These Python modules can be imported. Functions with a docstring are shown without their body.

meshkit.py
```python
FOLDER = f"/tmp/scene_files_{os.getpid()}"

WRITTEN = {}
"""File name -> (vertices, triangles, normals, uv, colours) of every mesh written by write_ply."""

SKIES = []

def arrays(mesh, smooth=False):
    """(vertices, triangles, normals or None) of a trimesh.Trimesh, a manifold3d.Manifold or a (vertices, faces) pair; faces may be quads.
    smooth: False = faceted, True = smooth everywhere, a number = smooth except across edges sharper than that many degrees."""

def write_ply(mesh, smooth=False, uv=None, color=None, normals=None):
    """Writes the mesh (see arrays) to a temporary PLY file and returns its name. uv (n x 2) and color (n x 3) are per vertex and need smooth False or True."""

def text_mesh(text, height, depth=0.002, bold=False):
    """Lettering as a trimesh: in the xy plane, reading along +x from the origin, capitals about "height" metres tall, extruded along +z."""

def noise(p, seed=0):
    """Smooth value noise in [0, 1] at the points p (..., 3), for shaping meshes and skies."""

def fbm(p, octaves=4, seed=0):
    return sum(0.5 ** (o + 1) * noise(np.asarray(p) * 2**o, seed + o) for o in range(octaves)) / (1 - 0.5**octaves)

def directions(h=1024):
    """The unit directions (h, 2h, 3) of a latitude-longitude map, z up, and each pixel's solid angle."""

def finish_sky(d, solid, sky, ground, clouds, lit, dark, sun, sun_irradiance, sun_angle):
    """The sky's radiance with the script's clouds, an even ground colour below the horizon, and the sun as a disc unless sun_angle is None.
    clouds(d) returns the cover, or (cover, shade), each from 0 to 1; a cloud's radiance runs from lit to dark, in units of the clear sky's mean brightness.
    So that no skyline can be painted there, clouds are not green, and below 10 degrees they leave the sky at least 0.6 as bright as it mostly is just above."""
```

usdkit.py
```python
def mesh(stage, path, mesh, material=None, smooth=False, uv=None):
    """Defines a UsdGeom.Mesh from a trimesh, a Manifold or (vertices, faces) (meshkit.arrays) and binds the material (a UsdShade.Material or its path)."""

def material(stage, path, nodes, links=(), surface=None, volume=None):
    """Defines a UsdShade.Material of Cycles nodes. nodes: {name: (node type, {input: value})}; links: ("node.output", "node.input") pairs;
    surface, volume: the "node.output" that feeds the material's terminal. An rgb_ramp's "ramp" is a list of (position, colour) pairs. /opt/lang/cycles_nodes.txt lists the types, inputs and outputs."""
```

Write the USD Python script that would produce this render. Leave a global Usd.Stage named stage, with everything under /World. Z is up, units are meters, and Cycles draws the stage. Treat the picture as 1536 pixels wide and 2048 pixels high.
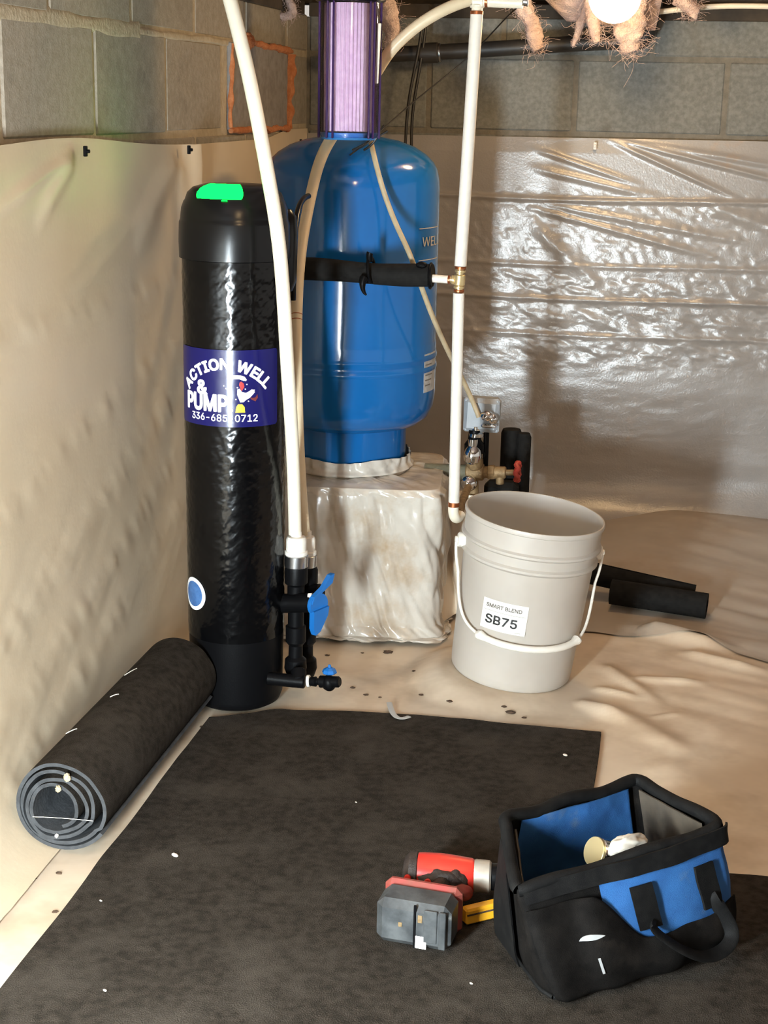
import math, random
import numpy as np, trimesh, manifold3d
from shapely.geometry import Polygon, Point, box as sbox
from pxr import Usd, UsdGeom, UsdLux, UsdShade, Gf, Sdf, Vt
import usdkit, meshkit
from meshkit import fbm, noise

random.seed(7); rng = np.random.default_rng(7)
stage = Usd.Stage.CreateInMemory()
UsdGeom.SetStageUpAxis(stage, 'Z'); UsdGeom.SetStageMetersPerUnit(stage, 1.0)
UsdGeom.Xform.Define(stage, '/World'); UsdGeom.Scope.Define(stage, '/World/Looks')

# ------------------------------------------------------------------ camera
F, PITCH, ROLL, YAW, EYE = 3076.0, 0.2616, 0.0212, 0.1792, 1.218      # pixels of a 1536 wide picture, radians, metres
_fw = np.array([-math.sin(YAW) * math.cos(PITCH), math.cos(YAW) * math.cos(PITCH), -math.sin(PITCH)])
_rt = np.array([math.cos(YAW), math.sin(YAW), 0.0]); _up = np.cross(_rt, _fw)
_cr = _rt * math.cos(ROLL) + _up * math.sin(ROLL); _cu = -_rt * math.sin(ROLL) + _up * math.cos(ROLL)
cam = UsdGeom.Camera.Define(stage, '/World/camera')
cam.CreateHorizontalApertureAttr(36.0); cam.CreateVerticalApertureAttr(48.0)
cam.CreateFocalLengthAttr(F / 1536 * 36); cam.CreateClippingRangeAttr(Gf.Vec2f(0.05, 100))
cam.CreateExposureAttr(1.02)
_m = np.eye(4); _m[0, :3] = _cr; _m[1, :3] = _cu; _m[2, :3] = -_fw; _m[3, :3] = (0, 0, EYE)
cam.AddTransformOp().Set(Gf.Matrix4d(*_m.ravel().tolist()))

def P(x, y, Y):
    """The point of the vertical plane Y metres in front that shows at pixel x, y."""
    d = _fw * F + _cr * (x - 768) - _cu * (y - 1024)
    return np.array([0, 0, EYE]) + d * Y / d[1]

# ------------------------------------------------------------------ lights
dome = UsdLux.DomeLight.Define(stage, '/World/ambient_light')
dome.CreateColorAttr(Gf.Vec3f(1.0, .93, .84)); dome.CreateIntensityAttr(0.10)
BULB_POS = P(1230, -8, 3.6); BULB_EMIT = 46.0; WARM = (1.0, .69, .35)
BULB2_POS = np.array([-.12, 1.35, 1.455]); BULB2_EMIT = 98.0
WORK_POS = np.array([-.68, .85, .45]); WORK_W, WORK_H, WORK_EMIT, COOL = .12, .46, 200.0, (.84, .95, 1.0)   # the standing LED lamp

# ------------------------------------------------------------------ helpers: prims
used = {}
def numbered(parent, name):
    k = used.get((parent, name), -1) + 1; used[(parent, name)] = k
    return name if k == 0 else f'{name}_{k:03d}'
class T:
    def __init__(s, path, loc): s.path, s.loc = path, np.asarray(loc, float)
def props(prim, label=None, cat=None, group=None, kind=None):
    for k, v in (('label', label), ('category', cat), ('group', group), ('kind', kind)):
        if v: prim.SetCustomDataByKey(k, v)
def thing(name, label, cat, loc=(0, 0, 0), group=None, kind=None):
    p = '/World/' + numbered('/World', name)
    x = UsdGeom.Xform.Define(stage, p); x.AddTranslateOp().Set(Gf.Vec3d(*map(float, loc)))
    props(x.GetPrim(), label, cat, group, kind); return T(p, loc)
def part(name, mesh, mat, parent, label=None, smooth=32, kind=None):
    p = parent.path + '/' + numbered(parent.path, name)
    v, f, n = meshkit.arrays(mesh, smooth)
    m = UsdGeom.Mesh.Define(stage, p)
    m.CreatePointsAttr(Vt.Vec3fArray.FromNumpy((v - parent.loc).astype(np.float32)))
    m.CreateFaceVertexCountsAttr(Vt.IntArray.FromNumpy(np.full(len(f), 3, np.int32)))
    m.CreateFaceVertexIndicesAttr(Vt.IntArray.FromNumpy(f.astype(np.int32).ravel()))
    m.CreateSubdivisionSchemeAttr('none')
    if n is not None:
        m.CreateNormalsAttr(Vt.Vec3fArray.FromNumpy(n.astype(np.float32))); m.SetNormalsInterpolation('vertex')
    UsdShade.MaterialBindingAPI.Apply(m.GetPrim()).Bind(mat)
    props(m.GetPrim(), label, kind=kind)
    return T(p, parent.loc)
def single(name, mesh, mat, label, cat, group=None, kind=None, smooth=32):
    p = '/World/' + numbered('/World', name)
    m = usdkit.mesh(stage, p, mesh, mat, smooth=smooth); props(m.GetPrim(), label, cat, group, kind); return T(p, (0, 0, 0))

# ------------------------------------------------------------------ helpers: shapes
cat_ = trimesh.util.concatenate
def M(v, f): return trimesh.Trimesh(np.asarray(v, float), np.asarray(f, int), process=False)
def cbox(size, ctr=(0, 0, 0), ch=.003):
    """Box with chamfered edges."""
    h = np.asarray(size, float) / 2; ch = min(ch, *(h * .8)); pts = []
    for s in np.ndindex(2, 2, 2):
        s = np.array(s) * 2 - 1
        for k in range(3):
            q = h - ch; q[k] = h[k]; pts.append(s * q)
    m = manifold3d.Manifold.hull_points(np.array(pts)).to_mesh()
    return M(m.vert_properties[:, :3] + np.asarray(ctr), m.tri_verts)
def rot(m, ang, axis, at=(0, 0, 0)):
    m = m.copy(); m.apply_transform(trimesh.transformations.rotation_matrix(ang, axis, at)); return m
def mv(m, t): m = m.copy(); m.apply_translation(t); return m
def frame(d):
    d = np.asarray(d, float) / np.linalg.norm(d); a = np.array([0, 0, 1.0]) if abs(d[2]) < .9 else np.array([1.0, 0, 0])
    x = np.cross(a, d); x /= np.linalg.norm(x); return x, np.cross(d, x), d
def lathe(prof, at=(0, 0, 0), axis=(0, 0, 1), n=64, cap=True):
    """Revolves (radius, height) pairs about an axis through 'at'."""
    prof = np.asarray(prof, float); x, y, z = frame(axis)
    if tuple(axis) == (0, 0, 1): x, y, z = np.eye(3)
    a = np.linspace(0, 2 * math.pi, n, endpoint=False); k = len(prof)
    v = (prof[:, 0, None, None] * (np.cos(a)[:, None] * x + np.sin(a)[:, None] * y) + prof[:, 1, None, None] * z).reshape(-1, 3)
    f = []
    for i in range(k - 1):
        for j in range(n):
            p, q, r, s = i * n + j, i * n + (j + 1) % n, (i + 1) * n + (j + 1) % n, (i + 1) * n + j
            f += [[p, q, r], [p, r, s]]
    v = list(v)
    if cap:
        for i, fl in ((0, 1), (k - 1, 0)):
            if prof[i, 0] > 1e-6:
                c = len(v); v.append(prof[i, 1] * z)
                for j in range(n):
                    p, q = i * n + j, i * n + (j + 1) % n; f.append([c, q, p] if fl else [c, p, q])
    return M(np.array(v) + np.asarray(at), f)
def cyl(a, b, r, n=32, ch=None, r2=None):
    a, b = np.asarray(a, float), np.asarray(b, float); L = np.linalg.norm(b - a); r2 = r if r2 is None else r2
    ch = min(r, r2, L) * .15 if ch is None else ch
    return lathe([(r - ch, 0), (r, ch), (r2, L - ch), (r2 - ch, L)], a, b - a, n)
def spline(pts, n=60):
    pts = np.asarray(pts, float); d = np.r_[0, np.cumsum(np.sqrt(np.linalg.norm(np.diff(pts, axis=0), axis=1)))]
    from scipy.interpolate import CubicSpline
    return CubicSpline(d, pts)(np.linspace(0, d[-1], n))
def tube(pts, r, n=20, cap=True, flat=None, up=None):
    """Tube along points; r a number or one per point; flat=(a, b) gives an elliptical section."""
    pts = np.asarray(pts, float); k = len(pts); r = np.broadcast_to(r, k)
    t = np.gradient(pts, axis=0); t /= np.linalg.norm(t, axis=1)[:, None]
    x = frame(t[0])[0] if up is None else np.cross(up, t[0]); x /= np.linalg.norm(x)
    v = []; a = np.linspace(0, 2 * math.pi, n, endpoint=False)
    for i in range(k):
        x = x - t[i] * (x @ t[i]); x /= np.linalg.norm(x); y = np.cross(t[i], x)
        sx, sy = (r[i], r[i]) if flat is None else flat
        v.append(pts[i] + np.cos(a)[:, None] * x * sx + np.sin(a)[:, None] * y * sy)
    v = np.vstack(v); f = []
    for i in range(k - 1):
        for j in range(n):
            p, q = i * n + j, i * n + (j + 1) % n; f += [[p, q, q + n], [p, q + n, p + n]]
    if cap:
        for i, fl in ((0, 1), (k - 1, 0)):
            c = len(v); v = np.vstack([v, pts[i]])
            for j in range(n):
                p, q = i * n + j, i * n + (j + 1) % n; f.append([c, q, p] if fl else [c, p, q])
    return M(v, f)
def grid(pts, flip=False):
    """Mesh of an (a, b, 3) array of points."""
    a, b = pts.shape[:2]; i = np.arange(a * b).reshape(a, b)
    q = np.stack([i[:-1, :-1], i[1:, :-1], i[1:, 1:], i[:-1, 1:]], -1).reshape(-1, 4)
    f = np.vstack([q[:, [0, 1, 2]], q[:, [0, 2, 3]]]); return M(pts.reshape(-1, 3), f[:, ::-1] if flip else f)
def slab(top, th):
    """Closed sheet: an (a, b, 3) surface thickened downwards by th (a vector)."""
    th = np.asarray(th, float); a, b = top.shape[:2]; n = a * b
    s = grid(top); v = np.vstack([s.vertices, s.vertices - th]); f = [s.faces, s.faces[:, ::-1] + n]
    i = np.arange(n).reshape(a, b); ring = np.r_[i[0, :-1], i[:-1, -1], i[-1, :0:-1], i[:0:-1, 0]]; nx = np.roll(ring, -1)
    f += [np.c_[ring, nx, nx + n], np.c_[ring, nx + n, ring + n]]
    m = M(v, np.vstack(f)); m.fix_normals(); return m
def lump(ctr, size, seed=0, amp=.35, fr=2.2, sub=3):
    m = trimesh.creation.icosphere(sub); v = np.array(m.vertices)
    v *= (1 + amp * (fbm(v * fr + seed * 7.3, 4, seed) * 2 - 1))[:, None]
    return M(v * np.asarray(size) + np.asarray(ctr), m.faces)
def extr(poly, h, z0=0.0):
    return mv(trimesh.creation.extrude_polygon(poly, h, engine='earcut'), (0, 0, z0))
def wrap(m, ctr, r, ang, fine=.006):
    """Bends a flat mesh (x along the arc, y up, z out) round a vertical cylinder; ang measured from -Y towards +X."""
    v, f = trimesh.remesh.subdivide_to_size(np.array(m.vertices), np.array(m.faces), fine)
    a = ang + v[:, 0] / r; R = r + v[:, 2]
    return M(np.c_[ctr[0] + R * np.sin(a), ctr[1] - R * np.cos(a), ctr[2] + v[:, 1]], f)
def ridges(u, w, segs):
    """Sum of creases: (u0, w0, u1, w1, width, height), tapering to the ends."""
    out = 0
    for a0, b0, a1, b1, wd, hh in segs:
        dx, dy = a1 - a0, b1 - b0; L2 = dx * dx + dy * dy
        t = ((u - a0) * dx + (w - b0) * dy) / L2; tc = np.clip(t, 0, 1)
        d = np.hypot(u - a0 - tc * dx, w - b0 - tc * dy)
        out = out + hh * np.exp(-(d / wd) ** 2) * np.clip(np.minimum(tc * 6 + .15, (1 - tc) * 3), 0, 1)
    return out
def sm(x, a, b): t = np.clip((x - a) / (b - a), 0, 1); return t * t * (3 - 2 * t)

# ------------------------------------------------------------------ helpers: materials
def mat(name, col, rough=.5, col2=None, scale=30, detail=4, bump=0, bscale=200, bdist=.002, ramp=(.35, .65), spots=None, obj=False, **kw):
    n = {'p': ('principled_bsdf', dict(roughness=rough, **kw)), 'g': ('geometry', {})}; l = []
    vec = 'g.position'
    if col2 is not None:
        n['n'] = ('noise_texture', dict(scale=scale, detail=detail, roughness=.6))
        n['r'] = ('rgb_ramp', dict(ramp=[(ramp[0], col), (ramp[1], col2)]))
        l += [(vec, 'n.vector'), ('n.fac', 'r.fac')]; src = 'r.color'
    else:
        n['c'] = ('color', dict(value=col)); src = 'c.color'
    if spots:
        c3, sc, lo, hi = spots
        n['sn'] = ('noise_texture', dict(scale=sc, detail=5, roughness=.65)); n['sr'] = ('map_range', dict(from_min=lo, from_max=hi, clamp=True))
        n['sm'] = ('mix_color', dict(b=c3)); l += [(vec, 'sn.vector'), ('sn.fac', 'sr.value'), ('sr.result', 'sm.fac'), (src, 'sm.a')]; src = 'sm.result'
    l.append((src, 'p.base_color'))
    if bump:
        n['bn'] = ('noise_texture', dict(scale=bscale, detail=3)); n['b'] = ('bump', dict(strength=bump, distance=bdist))
        l += [(vec, 'bn.vector'), ('bn.fac', 'b.height'), ('b.normal', 'p.normal')]
    return usdkit.material(stage, '/World/Looks/' + name, n, l, surface='p.BSDF')
def emit(name, col, strength):
    return usdkit.material(stage, '/World/Looks/' + name, {'e': ('emission', dict(color=col, strength=strength))}, surface='e.emission')

m_block = mat('concrete_block', (.25, .215, .165), .92, (.32, .28, .22), 55, bump=.35, bscale=260, spots=((.16, .14, .115), 9, .58, .8))
m_block2 = mat('concrete_block_pale', (.27, .23, .175), .92, (.34, .295, .235), 70, bump=.35, bscale=230, spots=((.17, .15, .12), 7, .6, .8))
m_block_g = mat('concrete_block_grey', (.17, .172, .155), .92, (.24, .243, .222), 80, bump=.4, bscale=240, spots=((.14, .125, .10), 8, .6, .8))
m_mortar = mat('mortar', (.38, .31, .21), .95, (.46, .38, .27), 40, bump=.5, bscale=120, bdist=.004)
m_mortar_g = mat('mortar_grey', (.17, .155, .125), .95, (.23, .21, .17), 40, bump=.5, bscale=120, bdist=.004)
m_dirt = mat('soil', (.12, .085, .055), .95, (.2, .15, .1), 14, bump=.5, bscale=60)
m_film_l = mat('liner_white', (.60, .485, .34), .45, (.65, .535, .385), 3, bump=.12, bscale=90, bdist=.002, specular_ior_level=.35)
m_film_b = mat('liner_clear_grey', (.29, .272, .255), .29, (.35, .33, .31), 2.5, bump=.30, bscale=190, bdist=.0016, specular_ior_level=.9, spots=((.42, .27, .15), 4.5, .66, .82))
m_film_f = mat('liner_floor', (.66, .54, .41), .46, (.73, .62, .48), 5, bump=.12, bscale=60, bdist=.002, specular_ior_level=.35, spots=((.40, .29, .18), 3.2, .48, .80))
m_film_p = mat('liner_wrap', (.55, .50, .43), .2, (.66, .62, .55), 7, bump=.2, bscale=55, bdist=.003, specular_ior_level=.6, spots=((.42, .30, .18), 6, .52, .75))
m_wood = mat('dark_lumber', (.045, .033, .022), .8, (.085, .062, .04), 12, bump=.3, bscale=90)
m_joist = mat('joist_lumber', (.16, .11, .065), .8, (.24, .17, .10), 10, bump=.3, bscale=60)
m_pink = mat('pink_insulation', (.46, .34, .31), .98, (.58, .46, .42), 25, bump=.7, bscale=260, bdist=.006)
m_blackpl = mat('black_plastic', (.004, .004, .0045), .24, specular_ior_level=.35)
m_jacket = mat('black_film', (.002, .002, .0023), .16, specular_ior_level=.35)
m_blackpl_r = mat('black_plastic_satin', (.0035, .0035, .004), .42, bump=.1, bscale=300, specular_ior_level=.10)
m_abs = mat('black_waste_pipe', (.022, .02, .018), .5, (.035, .031, .027), 20)
m_foam = mat('black_foam', (.009, .0085, .008), .85, (.015, .0145, .0135), 60, specular_ior_level=.15, bump=.3, bscale=400, bdist=.001)
m_blue = mat('blue_enamel', (.008, .115, .36), .13, (.009, .125, .38), 6, bump=.02, bscale=25, bdist=.003)
m_blueh = mat('blue_handle_plastic', (.01, .13, .42), .35)
m_white = mat('white_pvc', (.80, .76, .68), .38, (.84, .80, .72), 40)
m_pex = mat('cream_pex', (.82, .76, .62), .36, (.86, .80, .66), 25)
m_pex2 = mat('tan_pex', (.70, .57, .38), .38, (.76, .64, .45), 18)
m_cable = mat('tan_cable', (.42, .33, .20), .5, (.55, .45, .29), 30)
m_steel = mat('brushed_steel', (.55, .55, .55), .28, metallic=1.0)
m_chrome = mat('chrome', (.78, .78, .78), .08, metallic=1.0)
m_brass = mat('brass', (.78, .62, .33), .3, metallic=.7)
m_oldbrass = mat('weathered_brass', (.20, .13, .06), .6, (.32, .22, .11), 60, metallic=.4, bump=.4, bscale=200)
m_olive = mat('weathered_pipe', (.13, .12, .075), .7, (.19, .18, .12), 40, bump=.2, bscale=150)
m_copper = mat('copper_ring', (.40, .13, .05), .35, metallic=.8)
m_red = mat('red_paint', (.42, .045, .03), .5)
m_greybox = mat('grey_enamel', (.30, .33, .36), .45, (.36, .39, .42), 30)
m_bucket = mat('bucket_plastic', (.50, .455, .395), .45, (.54, .495, .435), 9, subsurface_weight=.15, subsurface_radius=(.02, .015, .01), subsurface_scale=.5)
m_label = mat('paper_label', (.80, .77, .70), .5)
m_ink = mat('black_ink', (.02, .02, .02), .6)
m_inkgrey = mat('grey_ink', (.17, .15, .13), .6)
m_inkpale = mat('pale_grey_ink', (.5, .48, .43), .6)
m_navy = mat('navy_vinyl', (.007, .007, .095), .22, bump=.12, bscale=60, bdist=.002)
m_ltr = mat('white_lettering', (.85, .85, .85), .35)
m_yel = mat('yellow_print', (.85, .62, .03), .4)
m_redp = mat('red_print', (.55, .03, .03), .4)
m_brownp = mat('maroon_print', (.16, .03, .03), .4)
m_emblem = mat('emblem_blue', (.02, .08, .25), .3, (.08, .2, .45), 30)
m_carpet = mat('charcoal_carpet', (.022, .0175, .0135), .97, (.046, .0375, .0295), 60, specular_ior_level=.1, bump=1, bscale=450, bdist=.002, spots=((.062, .052, .042), 7, .48, .75))
m_rubber = mat('grey_backing', (.028, .030, .033), .85, (.055, .058, .062), 40, bump=.5, bscale=150)
m_bag = mat('black_canvas', (.004, .0035, .0032), .75, (.0085, .0073, .0065), 40, specular_ior_level=.08, bump=.6, bscale=700, bdist=.001, spots=((.020, .016, .013), 12, .58, .8))
m_bagw = mat('webbing', (.004, .004, .0043), .65, (.008, .0078, .0075), 60, specular_ior_level=.15, bump=.5, bscale=900, bdist=.001)
m_bagblue = mat('blue_canvas', (.014, .085, .26), .75, (.022, .12, .34), 25, bump=.5, bscale=800, bdist=.001, spots=((.10, .15, .22), 14, .6, .8))
m_lining = mat('brown_lining', (.045, .035, .025), .8, (.075, .058, .04), 30)
m_paint = mat('dried_paint', (.42, .43, .43), .35)
m_drillred = mat('red_drill_shell', (.70, .035, .02), .35, (.62, .03, .02), 30, spots=((.25, .05, .03), 30, .62, .8))
m_drillblk = mat('drill_rubber', (.016, .010, .008), .6, (.04, .026, .02), 60, bump=.4, bscale=300)
m_batt = mat('worn_battery_shell', (.035, .038, .04), .35, (.085, .09, .092), 28, bump=.4, bscale=60, bdist=.002, spots=((.28, .28, .26), 34, .66, .76))
m_dred = mat('dusty_red', (.28, .035, .03), .6, (.20, .05, .035), 40)
m_alu = mat('dull_alloy', (.42, .38, .32), .5, (.5, .46, .4), 30, metallic=.5)
m_yellow = mat('yellow_tool', (.85, .42, .02), .4, (.75, .36, .02), 30)
m_orange = mat('orange_foam', (.42, .13, .04), .9, (.56, .22, .09), 50, bump=.8, bscale=150, bdist=.004)
m_board = mat('foam_board', (.20, .175, .16), .9, (.27, .245, .225), 40, bump=.2, bscale=200)
m_chip = mat('dark_chip', (.05, .03, .018), .9, (.10, .06, .035), 80)
m_scrap = mat('white_scrap', (.75, .70, .62), .7)
m_pinkfil = mat('pleated_cartridge', (.66, .50, .62), .55, (.76, .62, .70), 60, bump=.3, bscale=150)
m_bulb = emit('bulb_glow', WARM, BULB_EMIT)
m_bulb2 = emit('bulb_glow_b', WARM, BULB2_EMIT)
m_led = emit('green_display', (.001, 1.0, .02), 6.5)
m_worklight = emit('cool_lamp_panel', COOL, WORK_EMIT)
m_work = mat('work_lamp_body', (.05, .05, .05), .5)
m_rag = mat('white_rag', (.62, .58, .50), .8)
m_wire = mat('black_wire', (.012, .011, .01), .5)
# clear violet filter bowl: tinted, see-through with a glossy skin
m_bowl = usdkit.material(stage, '/World/Looks/violet_clear_bowl', {
    't': ('transparent_bsdf', dict(color=(.95, .90, .98))), 'g': ('glossy_bsdf', dict(color=(1, 1, 1), roughness=.05)),
    'f': ('fresnel', dict(IOR=1.5)), 'm': ('mix_closure', {})}, [('f.fac', 'm.fac'), ('t.BSDF', 'm.closure1'), ('g.BSDF', 'm.closure2')], surface='m.closure')
m_rib = mat('violet_rib', (.035, .012, .075), .2)
m_bowlblue = mat('blue_bowl_foot', (.03, .17, .45), .2)

# ================================================================== the room
LX, BY = -1.045, 4.403           # faces of the left and back walls
Z1, Z2, ZT = 1.138, 1.341, 1.44  # block joints and the top of the masonry
floor_t = single('floor', cbox((5.4, 6.4, .1), (1.4, 1.5, -.125), .002), m_dirt, 'brown soil under the plastic ground sheet', 'floor', kind='structure')

wl_t = thing('wall_left', 'concrete block wall on the left above the cream plastic liner', 'wall', (LX, 1.5, 0), kind='structure')
part('mortar_bed', cbox((.18, 6.2, 1.54), (LX - .0925, 1.5, .67), .002), m_mortar, wl_t)
ph, s = 2.3344, .4064
def lblock(y0, y1, z0, z1, k):
    j = .006 + .003 * ((k * 37) % 5) / 5; jit = .0015 * math.sin(k * 5.1)
    part('block', cbox((.02, y1 - y0 - 2 * j, z1 - z0 - 2 * j), (LX - .010 + jit, (y0 + y1) / 2, (z0 + z1) / 2), .004), (m_block, m_block2)[k % 2], wl_t, smooth=False)
def smear(p0, p1, r, seed, n=90):
    t = np.linspace(0, 1, n)[:, None]; pts = np.asarray(p0) * (1 - t) + np.asarray(p1) * t
    pts[:, 2] += .006 * (fbm(pts * 9 + seed, 3, seed) - .5); w_ = r * (.55 + .9 * noise(pts * 16 + seed, seed))
    a_ = np.linspace(-1, 1, 9); g_ = np.stack([np.broadcast_to(LX - .0022 + .0042 * (1 - a_ ** 4), (n, 9)), np.broadcast_to(pts[:, 1:2], (n, 9)), pts[:, 2:3] + w_[:, None] * a_], -1)
    return grid(g_)
part('mortar_smear', smear((LX, 1.2, Z2), (LX, 2.99, Z2 - .004), .017, 3), m_mortar, wl_t, 'pale smeared mortar', smooth=True)
part('mortar_smear', smear((LX, 2.97, Z2 - .004), (LX, 3.72, Z2), .008, 4), m_mortar, wl_t, 'pale smeared mortar', smooth=True)
k = 0
for i in range(-8, 3):
    lblock(ph + i * s, ph + (i + 1) * s, Z1, Z2, k := k + 1)
lblock(4.185, BY + .01, Z1, Z2, k := k + 1)
for i in range(-8, 5):
    lblock(ph + (i + .5) * s, min(ph + (i + 1.5) * s, BY), Z2, ZT + .01, k := k + 1)
for i in range(-8, 5):
    lblock(ph + (i + .5) * s, min(ph + (i + 1.5) * s, BY), Z1 - .2032, Z1, k := k + 1)

wb_t = thing('wall_back', 'grey concrete block wall at the back behind the blue tank', 'wall', (1.2, BY, 0), kind='structure')
part('mortar_bed', cbox((5.0, .18, 1.54), (1.3, BY + .094, .67), .002), m_mortar_g, wb_t)
phb = -.2892
for r, (z0, z1, off) in enumerate(((Z1 - .2032, Z1, .5), (Z1, Z2, 0), (Z2, ZT + .01, .5))):
    for i in range(-3, 6):
        x0, x1 = max(phb + (i + off) * s, LX), phb + (i + 1 + off) * s
        if x1 < LX + .05: continue
        k += 1; j = .0065
        part('block', cbox((x1 - x0 - 2 * j, .02, z1 - z0 - 2 * j), ((x0 + x1) / 2, BY + .010 + .001 * math.sin(k * 3.3), (z0 + z1) / 2), .004), m_block_g, wb_t, smooth=False)

# boarded vent opening in the left wall
vt = thing('vent_panel', 'grey board filling a vent opening in the left block wall, edged with orange foam', 'vent panel', (LX, 3.88, Z1))
part('board', cbox((.012, .545, .20), (LX + .002, 3.875, Z1 + .104), .003), m_board, vt)
def bead(p0, p1, r, seed, n=40):
    t = np.linspace(0, 1, n)[:, None]; pts = np.asarray(p0) * (1 - t) + np.asarray(p1) * t
    pts = pts + (fbm(pts * 22 + seed, 3, seed)[:, None] - .5) * np.array([.004, .012, .016])
    return tube(pts, r * (.45 + 1.1 * noise(pts * 38 + seed, seed)), 10)
xf = LX + .007
part('foam_bead', bead((xf, 3.60, Z1 + .01), (xf, 3.612, Z2 - .005), .006, 1), m_orange, vt, 'thin orange foam bead')
part('foam_bead', bead((xf, 4.15, Z1 + .0), (xf, 4.165, Z2 - .012), .016, 2), m_orange, vt)
part('foam_bead', bead((xf, 3.60, Z1 + .002), (xf, 4.15, Z1 + .0), .008, 3), m_orange, vt)
part('foam_bead', bead((xf, 3.72, Z2 + .008), (xf, 4.19, Z2 - .004), .008, 4), m_orange, vt)
part('foam_bead', lump((xf, 3.765, Z2 + .008), (.008, .035, .02), 4, .4), m_orange, vt)

# ceiling: sill plates, joists, subfloor, pink batts
single('trim_1', cbox((3.8, .12, .038), (.86, BY + .055, ZT + .019), .002), m_wood, 'dark timber sill plate on top of the back block wall', 'sill plate', kind='structure')
single('trim_2', cbox((.12, 5.6, .038), (LX - .055, 1.55, ZT + .019), .002), m_wood, 'dark timber sill plate on top of the left block wall', 'sill plate', kind='structure')
single('trim_3', cbox((3.9, .04, .25), (.86, BY + .075, 1.60), .002), m_wood, 'dark rim joist above the back sill plate', 'rim joist', kind='structure')
single('trim_4', cbox((.04, 6.0, .25), (LX - .075, 1.5, 1.60), .002), m_wood, 'dark rim joist above the left sill plate', 'rim joist', kind='structure')
cl = thing('ceiling', 'floor joists and subfloor overhead with pink insulation between', 'ceiling', (1, 1.5, 1.5), kind='structure')
part('subfloor', cbox((5.4, 6.4, .02), (1.4, 1.5, 1.72), .001), m_joist, cl)
for i in range(11):
    x = -1.06 + i * .406
    part('joist', cbox((.038, 6.2, .20), (x, 1.45, 1.605), .002), m_joist, cl, smooth=False)
for i in range(10):
    x = -1.06 + (i + .5) * .406
    u, w = np.meshgrid(np.linspace(-.18, .18, 10), np.linspace(-1.5, 4.3, 60), indexing='ij')
    z = 1.56 + .045 * (fbm(np.stack([u * 9 + i * 3, w * 6, w * 0], -1), 3, i) - .5)
    part('insulation_batt', grid(np.stack([x + u, w, z], -1), True), m_pink, cl, smooth=True)

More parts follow.
